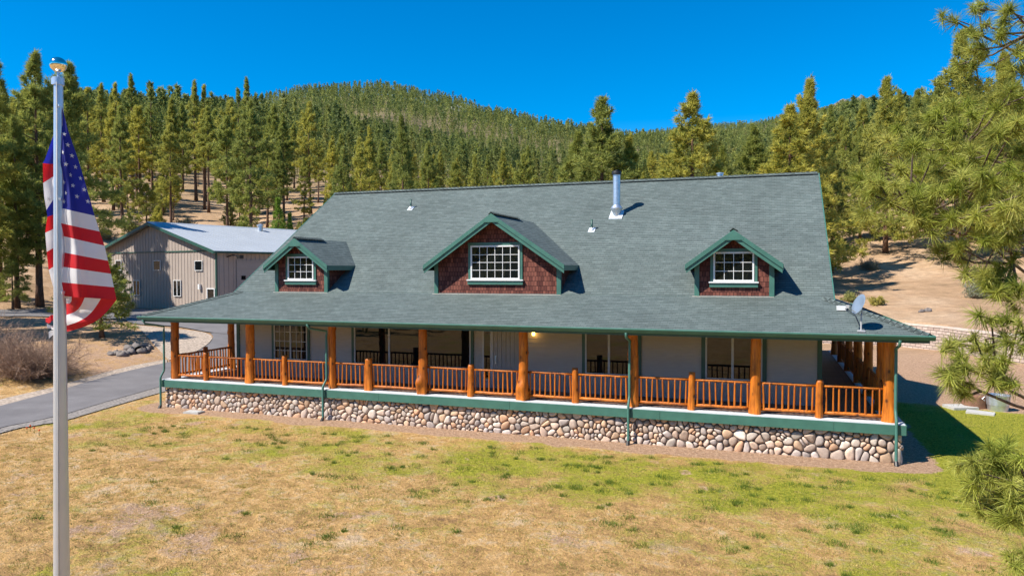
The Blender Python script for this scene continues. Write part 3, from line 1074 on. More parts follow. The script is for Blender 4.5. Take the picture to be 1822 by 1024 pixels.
# entrance: sidelight + boarded door
b = MB(); b.box(12.5, 12.93, YB - .05, YB + .02, .02, 2.2); b.box(13.93, 14.06, YB - .05, YB + .02, .02, 2.2); sdl = part(b, 'door_frame', M['greyframe'])
b = MB(); b.face([(12.58, YB - .055, .3), (12.82, YB - .055, .3), (12.82, YB - .055, 2.12), (12.58, YB - .055, 2.12)]); part(b, 'sidelight_pane', M['glass'], sdl)
b = MB()
for k in range(6): b.box(12.935 + k * .165, 12.935 + (k + 1) * .165 - .008, YB - .03, YB + .01, .03, 2.18)
door = part(b, 'front_door', simple('grey_door', (.29, .275, .265), .5, var=.06))
b = MB(); b.tube([(13.03, YB - .06, .95), (13.03, YB - .08, 1.03), (13.03, YB - .06, 1.16)], .013, 8); b.box(13.005, 13.055, YB - .045, YB - .03, .9, 1.2); part(b, 'door_handle', M['steel'], door)
# porch lamp (lit)
b = MB(); b.lathe([(.0, .12), (.05, .1), (.055, .02), (.075, .0), (.07, -.02)], (14.5, YB - .12, 2.12)); b.box(14.46, 14.54, YB - .1, YB - .0, 2.13, 2.22)
lp = part(b, 'porch_lamp', M['black'], smooth=True)
b = MB(); b.lathe([(.0, -.15), (.05, -.13), (.055, -.03), (.0, -.02)], (14.5, YB - .12, 2.12), 12); part(b, 'lamp_globe', M['lamp'], lp, smooth=True)
b = MB(); b.lathe([(.0, .05), (.1, .05), (.13, 0), (.0, -.06)], (16.02, YB - .14, 2.2), 12); b.box(15.98, 16.06, YB - .1, YB, 2.15, 2.25); part(b, 'motion_light', simple('navy_cover', (.015, .02, .06), .4), smooth=True)


# downspouts
def downspout(x, y, elbow, name='downspout', clip=False):
    mb = MB()
    w = .042
    pts = [(x + elbow, -EO - .06, EZ - .12), (x + elbow * .9, -EO + .02, EZ - .28), (x, y + .02, EZ - .42), (x, y, EZ - .6), (x, y, .42), (x, y - .03, .32), (x, DY0 - .09, .12), (x, DY0 - .11, .02), (x, DY0 - .11, LOT + .12), (x, DY0 - .16, LOT + .03)]
    mb.tube(pts, w, 8)
    o = part(mb, name, M['green'], smooth=True)
    g = MB(); g.tube([(x, DY0 - .12, LOT + .1), (x, DY0 - .2, LOT - .02)], .06, 10); part(g, 'drain_boot', M['black'], o)


downspout(-.3, -.25, -.42)
downspout(7.2, -.2, -.35)
downspout(18.28, -.25, .0)
downspout(25.72, -.26, .0)


# dormers
def dormer(xc, half, zap, heave, tip, overhang, fx, wx0, wx1, wz0, wz1, grid, ridge_len):
    yf = YB + .03
    zr = lambda y: ZB + PITCH * (y - YB)
    slope = (zap - heave) / (tip)
    ze_face = zap - slope * half              # roof height over the face corner
    mb = MB()
    # face with metre uv
    pts = [(xc - half, yf, ZB - .05), (xc + half, yf, ZB - .05), (xc + half, yf, ze_face - .06), (xc, yf, zap - .06), (xc - half, yf, ze_face - .06)]
    mb.face(pts, 0, [(p[0], p[2]) for p in pts])
    for sx in (-1, 1):
        x = xc + sx * half
        yb_ = YB + (ze_face - ZB) / PITCH
        q = [(x, yf, ZB - .05), (x, yf, ze_face - .05), (x, yb_ + .1, ze_face - .05)]
        mb.face(q if sx < 0 else q[::-1], 0, [(p[1], p[2]) for p in (q if sx < 0 else q[::-1])])
    d = part(mb, 'dormer', M['cedar'])
    # roof planes
    y0 = yf - overhang
    yrb = YB + (zap - ZB) / PITCH + .05
    yeb = YB + (heave - ZB) / PITCH + .05
    rb = MB()
    for sx in (-1, 1):
        slab(rb, [(xc + sx * tip, y0, heave), (xc, y0, zap), (xc, yrb, zap), (xc + sx * tip, yeb, heave)], .05)
    rf = part(rb, 'dormer_roof', [M['roof'], M['green_dark']], d)
    global cb
    keep = cb; cb = MB()
    caps((xc, y0, zap), (xc, min(yrb, y0 + ridge_len), zap), .12, .19, .03)
    part(cb, 'dormer_ridge_cap', M['roof'], d); cb = keep
    # rake boards in two tiers and the eave boards
    tb = MB()
    for sx in (-1, 1):
        for (dz0, dz1, ya, yb_) in ((.0, -.15, y0 - .03, y0), (-.135, -.30, y0 + .012, y0 + .045)):
            hx = tip + (.0 if dz0 == 0 else -.02)
            P = [(xc, ya, zap + dz0 + .01), (xc + sx * hx, ya, zap - slope * hx + dz0 + .01), (xc + sx * hx, ya, zap - slope * hx + dz1), (xc, ya, zap + dz1)]
            tb.prism(P, (0, yb_ - ya, 0))
        xe = xc + sx * (tip - .015)
        tb.box(min(xe, xe + sx * .03), max(xe, xe + sx * .03), y0, yeb - .06, heave - .19, heave - .005)
    hw = .3
    tb.prism([(xc - hw, y0 - .036, zap - slope * hw - .03), (xc, y0 - .036, zap - .03), (xc + hw, y0 - .036, zap - slope * hw - .03), (xc + hw, y0 - .036, zap - slope * hw - .1), (xc - hw, y0 - .036, zap - slope * hw - .1)][::-1], (0, .05, 0))
    part(tb, 'dormer_rake', M['green'], d)
    sb = MB()                                   # soffits under the overhang
    for sx in (-1, 1):
        sb.face([(xc, y0 + .01, zap - .07), (xc + sx * (tip - .03), y0 + .01, zap - .07 - slope * (tip - .03)), (xc + sx * (tip - .03), yf, zap - .07 - slope * (tip - .03)), (xc, yf, zap - .07)])
        sb.face([(xc + sx * half, yf, heave - .15), (xc + sx * (tip - .02), yf, heave - .15), (xc + sx * (tip - .02), yeb - .3, heave - .15), (xc + sx * half, yeb - .3, heave - .15)])
    part(sb, 'dormer_soffit', M['cedar'], d)
    for sx in (-1, 1):
        cbx = MB(); x = xc + sx * half
        cbx.box(min(x - sx * .13, x + sx * .025), max(x - sx * .13, x + sx * .025), yf - .03, yf + .1, ZB - .09, ze_face - .1)
        part(cbx, 'corner_board', M['green'], d)
    fl = MB(); fl.box(xc - half - .1, xc + half + .02, yf - .06, yf - .01, ZB - .055, ZB - .0); part(fl, 'flashing', simple('copper_flashing', (.62, .5, .43), .5, var=.1), d)
    # window: white frame, grille, green casing and projecting sill (all pieces of the dormer)
    y = yf - .012
    f = .055
    wb = MB()
    wb.box(wx0, wx1, y - .05, y, wz0, wz0 + f); wb.box(wx0, wx1, y - .05, y, wz1 - f, wz1)
    wb.box(wx0, wx0 + f, y - .048, y, wz0 + f, wz1 - f); wb.box(wx1 - f, wx1, y - .048, y, wz0 + f, wz1 - f)
    part(wb, 'window_frame', M['white'], d)
    gb = MB(); gb.face([(wx0 + f * .9, y - .02, wz0 + f * .9), (wx1 - f * .9, y - .02, wz0 + f * .9), (wx1 - f * .9, y - .02, wz1 - f * .9), (wx0 + f * .9, y - .02, wz1 - f * .9)])
    part(gb, 'window_pane', M['glass'], d)
    gb = MB(); nx, nz = grid; mw = .0095
    for i in range(1, nx):
        xm = wx0 + f + (wx1 - wx0 - 2 * f) * i / nx; gb.box(xm - mw, xm + mw, y - .034, y - .022, wz0 + f, wz1 - f)
    for i in range(1, nz):
        zm = wz0 + f + (wz1 - wz0 - 2 * f) * i / nz; gb.box(wx0 + f, wx1 - f, y - .033, y - .023, zm - mw, zm + mw)
    part(gb, 'window_grille', M['white'], d)
    w = .1
    for bx in ((wx0 - w, wx0 - .002, y - .025, y + .01, wz0 - .02, wz1 + .002), (wx1 + .002, wx1 + w, y - .025, y + .01, wz0 - .02, wz1 + .002), (wx0 - w - .02, wx1 + w + .02, y - .03, y + .01, wz1 + .004, wz1 + .11)):
        tb = MB(); tb.box(*bx); part(tb, 'window_trim', M['green'], d)
    tb = MB(); tb.box(wx0 - .14, wx1 + .14, y - .1, y + .01, wz0 - .05, wz0 - .004)
    part(tb, 'window_sill', M['white'], d)
    tb = MB(); tb.box(wx0 - .12, wx1 + .12, y - .06, y + .01, wz0 - .19, wz0 - .052); part(tb, 'sill_apron', M['green'], d)


dormer(4.66, 1.22, 5.58, 4.5, 1.5, .42, None, 4.05, 5.27, 3.93, 4.86, (4, 3), 1.9)
dormer(13.02, 2.43, 6.32, 4.48, 2.7, .46, None, 12.05, 13.95, 3.97, 5.2, (6, 4), 3.2)
dormer(21.3, 1.22, 5.57, 4.48, 1.5, .42, None, 20.66, 21.93, 3.92, 4.88, (4, 3), 1.0)


# roof furniture
def on_roof(x, y): return (x, y, ZB + PITCH * (y - YB))


cx, cy, cz = on_roof(16.5, 6.7)
b = MB()
b.lathe([(.15, -.2), (.15, .05), (.19, .18), (.24, .27), (.24, .31), (.15, .42), (.148, 1.62), (.155, 1.63), (.155, 1.66)], (cx, cy, cz), 24)
ch = part(b, 'stovepipe', M['steel'], roof, smooth=True, angle=.6)
b = MB(); b.lathe([(.0, 1.65), (.19, 1.66), (.2, 1.72), (.18, 1.8), (.19, 1.82), (.0, 1.86)], (cx, cy, cz), 20); part(b, 'stovepipe_cap', M['black'], roof, smooth=True, angle=.6)
b = MB(); s_ = .27
b.prism([(cx - s_, cy - s_, cz - s_ * PITCH + .015), (cx + s_, cy - s_, cz - s_ * PITCH + .015), (cx + s_, cy + s_, cz + s_ * PITCH + .015), (cx - s_, cy + s_, cz + s_ * PITCH + .015)], (0, 0, .035)); part(b, 'stovepipe_flashing', M['flashing'], roof)
for (vx, vy) in ((6.58, 7.71), (15.7, 5.68)):
    cx, cy, cz = on_roof(vx, vy)
    b = MB(); b.tube([(cx, cy, cz - .1), (cx, cy, cz + .45)], .04, 10); part(b, 'vent_pipe', M['green_dark'], roof, smooth=True)
    b = MB(); s_ = .13
    b.prism([(cx - s_, cy - s_, cz - s_ * PITCH + .01), (cx + s_, cy - s_, cz - s_ * PITCH + .01), (cx + s_, cy + s_, cz + s_ * PITCH + .01), (cx - s_, cy + s_, cz + s_ * PITCH + .01)], (0, 0, .025)); b.lathe([(.1, 0), (.05, .1)], (cx, cy, cz + .02), 12); part(b, 'vent_flashing', M['flashing'], roof)
b = MB(); b.lathe([(.13, -.4), (.13, .28), (.16, .28), (.16, .33), (.0, .36)], (20.4, YR + .35, ZR - .1), 16); part(b, 'roof_vent', M['steel'], roof, smooth=True, angle=.6)

# satellite dish
sd = empty('satellite_dish', (24.79, -.62, 2.60))
tag(sd, 'grey satellite dish on a short mast at the right front corner of the porch roof', 'satellite dish')
b = MB(); b.tube([(0, 0, -.02), (0, 0, .42), (.03, .04, .55)], .022, 8); b.box(-.1, .1, -.08, .08, -.02, .02); mast = b.build('mast', M['greyframe'], sd)
dm = MB()
prof = [(.0, .0), (.1, .008), (.2, .033), (.29, .072), (.3, .078), (.295, .085), (.2, .045), (.0, .012)]
dm.lathe(prof, (0, 0, 0), 28)
do = dm.build('dish', M['dish'], sd, smooth=True)
nrm = Vector((-.88, -.42, .42)).normalized()
do.rotation_mode = 'QUATERNION'; do.rotation_quaternion = nrm.to_track_quat('Z', 'Y'); do.location = (-.02, .0, .72); do.scale = (.88, 1., .88)
b = MB(); e_ = Vector((-.02, 0, .72)) + nrm * .42 + Vector((0, 0, -.22))
b.tube([(-.02, 0, .44), tuple(e_)], .012, 6); b.box(e_.x - .04, e_.x + .04, e_.y - .04, e_.y + .04, e_.z - .03, e_.z + .06); b.build('feed_arm', M['greyframe'], sd)
jb = empty('junction_box', (24.42, .87, 3.12)); tag(jb, 'small white junction box on the porch roof left of the satellite dish', 'junction box')
b = MB(); b.box(-.13, .13, -.1, .1, -.03, .1); b.build('cover', M['white'], jb); b = MB(); b.tube([(.1, -.1, .02), (.3, -.5, -.1), (.36, -1.35, -.42)], .012, 6); b.build('cable', M['black'], jb)

# ------------------------------------------------------------------ flagpole and flag
PD = 6.85
PX, PY = W(106.5, PD)
bx_, by_ = CAM[0] + FWD[0] * PD + RGT[0] * -4.354, CAM[1] + FWD[1] * PD + RGT[1] * -4.354
pole = empty('flagpole', (bx_, by_, gz(bx_, by_)))
pole.rotation_mode = 'QUATERNION'
pole.rotation_quaternion = Matrix.Rotation(.0118, 4, Vector((FWD[0], FWD[1], 0))).to_quaternion()   # the pole leans a little
tag(pole, 'tall silver metal flagpole with a polished ball on top, standing on the lawn', 'flagpole')
zb_ = pole.location.z
SCL = PD / FPX                                  # metres per photo pixel at the pole


def pz(v): return CAM[2] + (479 - v) * SCL      # height seen at photo row v, at the pole's distance


b = MB()
ztop = pz(152)
zs = np.linspace(zb_, ztop, 12)
rr = np.interp(zs, [zb_, pz(1024), pz(200), ztop], [.085, .069, .041, .038])
b.lathe([(r, z - zb_) for r, z in zip(rr, zs)], n=28)
sh = b.build('pole', M['alu'], pole, smooth=True)
b = MB(); b.lathe([(0, 0), (.05, .0), (.05, .07), (.03, .075), (.012, .08), (.012, pz(128) - ztop)], (0, 0, ztop - zb_), 16); b.box(-.07, -.02, -.02, .02, ztop - zb_ + .01, ztop - zb_ + .07)
b.build('truck', M['alu'], pole, smooth=True, angle=.6)
b = MB(); R_ = 14 * SCL; zc = pz(116) - zb_
b.lathe([(max(R_ * sin(a), 1e-4), zc - R_ * .93 * cos(a)) for a in np.linspace(0, pi, 17)], n=28); b.build('ball_finial', M['gold'], pole, smooth=True)
RG3, FW3 = np.array([*RGT, 0]), np.array([*FWD, 0])
b = MB()
for o_ in (.018,):
    q = RG3 * o_ + FW3 * -.078
    b.tube([(q[0], q[1], .9), (q[0] * .6, q[1] * .6, ztop - zb_ + .02)], .004, 6)
b.build('halyard', M['rope'], pole, smooth=True)

flag = empty('flag', (PX, PY, pz(185)))
tag(flag, 'red, white and blue stars and stripes flag hanging folded round the pole', 'flag')


def fpt(u, v, dep):
    """cloth point: u,v measured in photo pixels from the pole, dep metres behind it -> local to the flag"""
    x, y = W(u, PD + dep)
    return (x - PX, y - PY, ZV(v, PD + dep) - pz(185))


def lerpn(x, xs_, ys_): return float(np.interp(x, xs_, ys_))


fb = MB()


def patch(f, n, m, mi):
    """grid patch sharing vertices, f(s,t)->point"""
    base = len(fb.v)
    for i in range(n + 1):
        for j in range(m + 1): fb.v.append(tuple(map(float, f(i / n, j / m))))
    for i in range(n):
        for j in range(m):
            fb.f.append([base + i * (m + 1) + j, base + i * (m + 1) + j + 1, base + (i + 1) * (m + 1) + j + 1, base + (i + 1) * (m + 1) + j]); fb.m.append(mi); fb.uv.append([(0, 0)] * 4)


EDGE_V = [174, 232, 285, 349, 381, 411, 435, 486, 531]
EDGE_U = [112, 126, 143.7, 161.5, 170, 179, 187, 198, 207]
rowL = [176, 368, 395, 417, 446, 472, 500, 525]
rowR = [178, 382, 410, 435, 462, 485, 509, 531]


def front(s, v0, v1):
    """front layer: s 0 at the pole .. 1 at the fold"""
    vl, vr = v0, v1
    v = vl + (vr - vl) * s
    u = 110 + (lerpn(v, EDGE_V, EDGE_U) - 110) * s
    tt = (v - 176) / 350
    # two soft vertical folds: a ridge near the pole and a crease at about a third
    dep = -.02 + .05 * tt * sin(s * 3.3) - .09 * tt * exp(-((s - .33) / .12) ** 2) + .16 * s * s * tt + .012 * sin(v * .06 + s * 4)
    return fpt(u, v, dep)


colr = [2, 1, 0, 1, 0, 1, 0]
for k in range(7):
    a0, a1, c0, c1 = rowL[k], rowL[k + 1], rowR[k], rowR[k + 1]
    n = 26 if k == 0 else 4
    patch(lambda s, t: front(t, a0 + (a1 - a0) * s, c0 + (c1 - c0) * s), n, 18, colr[k])
# lower flap: the fly end swinging back under the fold, its stripes running down to the pole
def line(p, q): return lambda t: (p[0] + (q[0] - p[0]) * t, p[1] + (q[1] - p[1]) * t)
def foldv(u): return 525 + (u - 118) * 6 / 89
bands = [((112, 127), (119, 540), (112, 528), 1), ((127, 150), (117, 558), (117, 538), 0), ((150, 179), (117, 577), (117, 558), 1), ((179, 207), (117, 588), (117, 577), 0)]
for (ua, ub), lo_out, lo_in, mi in bands:
    def f(s, t, ua=ua, ub=ub, lo_out=lo_out, lo_in=lo_in):
        u0 = ua + (ub - ua) * t; p0 = np.array([u0, foldv(u0)])
        p1 = np.array(lo_in) * (1 - t) + np.array(lo_out) * t
        q = p0 * (1 - s) + p1 * s
        bow = sin(pi * s) * (4 + 9 * (u0 - 112) / 95)
        q = q + np.array([bow * .55, bow * .75])
        tt = 1.
        sf = (u0 - 110) / 97
        dep = -.02 + .05 * sin(sf * 3.3) - .09 * exp(-((sf - .33) / .12) ** 2) + .16 * sf * sf
        dep = dep * (1 - s) + s * .22 + .02 * sin(s * 7 + u0 * .1)
        return fpt(q[0], q[1], dep)
    patch(f, 10, 6, mi)
# rear layer showing left of the pole
LU = [(237, 101), (285, 83), (288, 80), (323, 80), (349, 81.5), (382, 86.5), (411, 82), (445, 84), (476, 86.6), (507, 94), (521, 100)]
LV = [a for a, c in LU]; LUU = [c for a, c in LU]


def rear(s, va, vb):
    """s 0 at the pole (row va) .. 1 at the left edge (row vb)"""
    v = va + (vb - va) * s
    ue = lerpn(v, LV, LUU)
    u = 112 + (ue - 112) * s
    return fpt(u, v, .07 + .05 * sin(s * 3.1) + .012 * sin(v * .09))


segs = [(200, 232, 2), (232, 289, 2), (296, 323, 0), (340, 358, 1), (364, 372, 2), (395, 411, 0), (422, 446, 1), (458, 477, 0), (488, 506, 1), (512, 520, 0)]
pa, pb = 190, 236
va_ = [190, 292, 304, 336, 374, 398, 430, 462, 500, 516]
vb_ = [236, 289, 324, 372, 384, 412, 446, 478, 508, 521]
cl_ = [2, 0, 1, 2, 0, 1, 0, 1, 0]
for k in range(9):
    patch(lambda s, t: rear(t, va_[k] + (va_[k + 1] - va_[k]) * s, vb_[k] + (vb_[k + 1] - vb_[k]) * s), 8, 8, cl_[k])
# crumpled fly corner low on the left
for k, mi in enumerate((0, 1, 1)):
    def f(s, t, k=k):
        u = 112 - 33 * t * (1 - .12 * k) + 2 * sin(9 * t + k); v = 562 + 9 * k + 9 * s + 6 * t * (k - .3) + 3.5 * sin(t * 8 + k * 2 + s)
        return fpt(u, v, .1 + .03 * sin(7 * t + 2 * k))
    patch(f, 4, 8, mi)
# stars of the canton: five-pointed, following the cloth
def star_at(fn, s0, v0, size, lean):
    c = np.array(fn(s0, v0)); ds = (np.array(fn(s0 + .02, v0)) - c); dv = (np.array(fn(s0, v0 + 3)) - c)
    ds /= np.linalg.norm(ds) + 1e-9; dv /= np.linalg.norm(dv) + 1e-9
    n = np.cross(ds, dv); n /= np.linalg.norm(n)
    if n @ FW3 > 0: n = -n
    c = c + n * .006
    pts = []
    for i in range(10):
        a = pi / 2 + i * pi / 5 + lean; r = size if i % 2 == 0 else size * .42
        pts.append(c + ds * r * cos(a) * .85 - dv * r * sin(a))
    for i in range(10): fb.face([c, pts[i], pts[(i + 1) % 10]], 1)


fr_s = lambda s, v: front(s, v, v)
for (u, v) in [(119, 238), (125, 257), (132, 276), (117, 270), (121, 291), (138.5, 296), (128, 310), (147, 316), (117, 323), (132.5, 329), (153, 336), (121, 342), (140, 348), (159, 357), (117, 357)]:
    e = lerpn(v, EDGE_V, EDGE_U)
    star_at(fr_s, (u - 110) / (e - 110), v, 4.6 * SCL, -.25)
star_at(lambda s, v: rear(s, v, v), .75, 352, 4.6 * SCL, .4)
cloth = fb.build('cloth', [M['fl_red'], M['fl_white'], M['fl_blue']], flag, smooth=True)
b = MB()
for v in (188, 352, 518):
    p = fpt(110, v, -.03); b.box(p[0] - .02, p[0] + .02, p[1] - .015, p[1] + .015, p[2] - .012, p[2] + .012)
b.build('snap_hook', M['alu'], flag)

# ------------------------------------------------------------------ metal workshop
SO = W(273, 66.0)
e1 = RGT * .84 - FWD * .54; e2 = RGT * .54 + FWD * .84
SZ = .86
shop = empty('metal_workshop', (SO[0], SO[1], SZ), atan2(e1[1], e1[0]))
tag(shop, 'tan ribbed metal workshop with pale metal roof and garage door, behind the driveway', 'workshop')
HW, LN, EH, RH = 9.3, 26., 5.1, 7.7
b = MB()


def wface(pts, uvf): b.face(pts, 0, [uvf(p) for p in pts])


wface([(-HW, 0, -.5), (HW, 0, -.5), (HW, 0, EH), (0, 0, RH - .1), (-HW, 0, EH)], lambda p: (p[0], p[2]))
wface([(HW, 0, -.5), (HW, LN, -.5), (HW, LN, EH), (HW, 0, EH)], lambda p: (p[1], p[2]))
wface([(-HW, LN, -.5), (-HW, 0, -.5), (-HW, 0, EH), (-HW, LN, EH)], lambda p: (p[1], p[2]))
wface([(HW, LN, -.5), (-HW, LN, -.5), (-HW, LN, EH), (0, LN, RH - .1), (HW, LN, EH)], lambda p: (p[0], p[2]))
x = -HW + .3
while x < HW:                        # standing ribs of the sheet metal, wide and narrow by turns
    zt = EH + (RH - .1 - EH) * (1 - abs(x) / HW) - .02
    b.box(x - .03, x + .03, -.028, -.002, -.3, zt); x += .46
y = .3
while y < LN:
    b.box(HW + .002, HW + .04, y - .03, y + .03, -.3, EH); y += .46
b.build('wall', M['shopwall'], shop)
b = MB()
sl_ = (RH - EH) / HW
for sx in (-1, 1):
    ex = HW + .45
    P = [(sx * ex, -.5, RH - sl_ * ex + .06), (0, -.5, RH + .06), (0, LN + .5, RH + .06), (sx * ex, LN + .5, RH - sl_ * ex + .06)]
    if sx < 0: P = P[::-1]
    b.prism(P, (0, 0, .05))
    k = -.4
    while k < LN + .4:
        nrm_h = .02
        b.prism([(0.02 * sx, k, RH + .112), (sx * ex, k, RH - sl_ * ex + .112), (sx * ex, k, RH - sl_ * ex + .112 + nrm_h), (0.02 * sx, k, RH + .112 + nrm_h)], (0, .03, 0)); k += .6
rf = b.build('roof', M['shoproof'], shop)
b = MB(); b.prism([(-.3, -.52, RH + .02), (0, -.52, RH + .2), (.3, -.52, RH + .02)], (0, LN + 1.04, 0)); b.build('ridge_cap', M['shoproof'], rf)
b = MB()
for sx in (-1, 1):
    ex = HW + .45
    b.prism([(0, -.56, RH + .12), (sx * ex, -.56, RH - sl_ * ex + .12), (sx * ex, -.56, RH - sl_ * ex - .14), (0, -.56, RH - .14)], (0, .055, 0))
    b.box(min(sx * ex, sx * (ex + .1)), max(sx * ex, sx * (ex + .1)), -.5, LN + .5, RH - sl_ * ex - .08, RH - sl_ * ex + .08)
b.box(-HW, HW, -.075, -.042, EH - .03, EH + .07)
for sx in (-1, 1): b.box(sx * HW - .07, sx * HW + .07, -.07, .07, -.4, EH)
b.build('green_trim', M['green_dark'], shop)


def shop_win(x, z, w, h, slider=False):
    mb = MB(); y = -.05
    mb.box(x - w / 2, x + w / 2, y - .06, y, z - h / 2, z - h / 2 + .055); mb.box(x - w / 2, x + w / 2, y - .06, y, z + h / 2 - .055, z + h / 2)
    mb.box(x - w / 2, x - w / 2 + .055, y - .058, y, z - h / 2 + .055, z + h / 2 - .055); mb.box(x + w / 2 - .055, x + w / 2, y - .058, y, z - h / 2 + .055, z + h / 2 - .055)
    if slider: mb.box(x - .04, x + .04, y - .056, y, z - h / 2 + .055, z + h / 2 - .055)
    o = mb.build('window', M['white'], shop)
    g = MB(); g.face([(x - w / 2 + .05, y - .03, z - h / 2 + .05), (x + w / 2 - .05, y - .03, z - h / 2 + .05), (x + w / 2 - .05, y - .03, z + h / 2 - .05), (x - w / 2 + .05, y - .03, z + h / 2 - .05)])
    g.build('pane', M['glass'], o)


def shop_xz(u, v):
    """gable-wall coordinates seen at a photo pixel"""
    k = (u - 911) / FPX
    # solve (S + e1*x) lies on bearing k
    dx = np.array(SO) - CAM[:2]; d0 = dx @ FWD; s0 = dx @ RGT
    x = (k * d0 - s0) / (.84 + k * .54)
    d = d0 - .54 * x
    return x, ZV(v, d) - SZ, d


for (u, v, pw, phh, sl2) in ((281, 470.5, 18, 18, False), (355, 471, 18, 18, False), (213, 470, 15, 18, False), (244.5, 510, 17, 27, True), (316.5, 511, 18, 29, True)):
    x, z, d = shop_xz(u, v); shop_win(x, z, pw * d / FPX / .8, phh * d / FPX, sl2)
x, z, d = shop_xz(376, 524)
b = MB(); b.box(x - .55, x - .46, -.1, -.042, -.1, z + .62); b.box(x + .46, x + .55, -.1, -.042, -.1, z + .62); b.box(x - .46, x + .46, -.1, -.042, z + .53, z + .62); b.box(x - .46, x + .46, -.07, -.042, -.1, z - .7)
dr = b.build('side_door', M['white'], shop); b = MB(); b.face([(x - .46, -.06, z - .7), (x + .46, -.06, z - .7), (x + .46, -.06, z + .53), (x - .46, -.06, z + .53)]); b.build('door_pane', M['glass'], dr)
x, z, d = shop_xz(357, 508); b = MB(); b.box(x - .12, x + .12, -.22, -.04, z - .25, z + .2); b.build('wall_light', M['white'], shop)
# sectional garage door with a row of small lights
b = MB(); y0, y1 = 2.1, 9.1
b.box(HW + .045, HW + .09, y0 - .15, y0, -.3, 4.35); b.box(HW + .045, HW + .09, y1, y1 + .15, -.3, 4.35); b.box(HW + .045, HW + .09, y0, y1, 4.2, 4.35)
for k in range(7): b.box(HW + .045, HW + .07, y0, y1, -.3 + k * .64 + .02, -.3 + (k + 1) * .64)
gd = b.build('garage_door', M['shopdoor'], shop)
for k in range(8):
    g = MB(); g.box(HW + .071, HW + .078, y0 + .3 + k * .84, y0 + .75 + k * .84, 2.62, 2.98); g.build('door_light', M['glass'], gd)
b = MB(); b.tube([(HW + .04, 1., EH - .5), (HW + .5, 1.2, EH - .35), (HW + .9, 1.6, EH - .4)], .05, 8); b.box(HW + .75, HW + 1.15, 1.45, 1.85, EH - .65, EH - .35); b.build('flood_lamp', M['black'], shop)
b = MB(); b.lathe([(.25, 0), (.25, .5), (.35, .5), (.35, .62), (.0, .75)], (1.0, 11, RH - .2), 12); b.build('roof_vent', M['steel'], rf, smooth=True, angle=.6)

# ------------------------------------------------------------------ retaining wall
rw = empty('retaining_wall', (RW[2][0], RW[2][1], -1.0))
tag(rw, 'low tan concrete block retaining wall at the foot of the sandy slope', 'wall')
org = np.array([RW[2][0], RW[2][1], -1.0])
V, F, UV = [], [], []
b = MB(); capb = MB(); dist = 0
for a, c in zip(RW[:-1], RW[1:]):
    a = np.array(a); c = np.array(c); L = np.linalg.norm(c - a); t = (c - a) / L; n = np.array([t[1], -t[0]])   # n points to the front (viewer)
    def P(q, off, z): return (q[0] + n[0] * off - org[0], q[1] + n[1] * off - org[1], z - org[2])
    zt = .42
    b.face([P(a, .25, -1.4), P(c, .25, -1.4), P(c, .12, zt), P(a, .12, zt)], 0, [(dist, 0), (dist + L, 0), (dist + L, 1.8), (dist, 1.8)])
    k = 0.
    while k < L - .01:
        k2 = min(k + .45, L); q0 = a + t * (k + .006); q1 = a + t * (k2 - .006)
        capb.prism([P(q0, .16, zt), P(q1, .16, zt), P(q1, -.3, zt), P(q0, -.3, zt)], (0, 0, .12 + random.uniform(-.006, .006))); k = k2
    dist += L
b.build('block_face', M['block'], rw); capb.build('cap_course', M['blockcap'], rw)

# ------------------------------------------------------------------ pines
def unit(a): return a / (np.linalg.norm(a, axis=-1, keepdims=True) + 1e-9)


def blades(P, D, L, Wd, r, bend=0.):
    """one tapered blade (triangle) per row: root P, direction D, length L, width Wd"""
    n = len(P)
    side = unit(np.cross(D, unit(r.normal(size=(n, 3)))))
    L = np.broadcast_to(np.asarray(L, float), (n,))[:, None]; Wd = np.broadcast_to(np.asarray(Wd, float), (n,))[:, None]
    tip = P + D * L
    V = np.stack([P - side * Wd / 2, P + side * Wd / 2, tip], 1).reshape(-1, 3)
    F = np.arange(3 * n).reshape(n, 3)
    return V, F


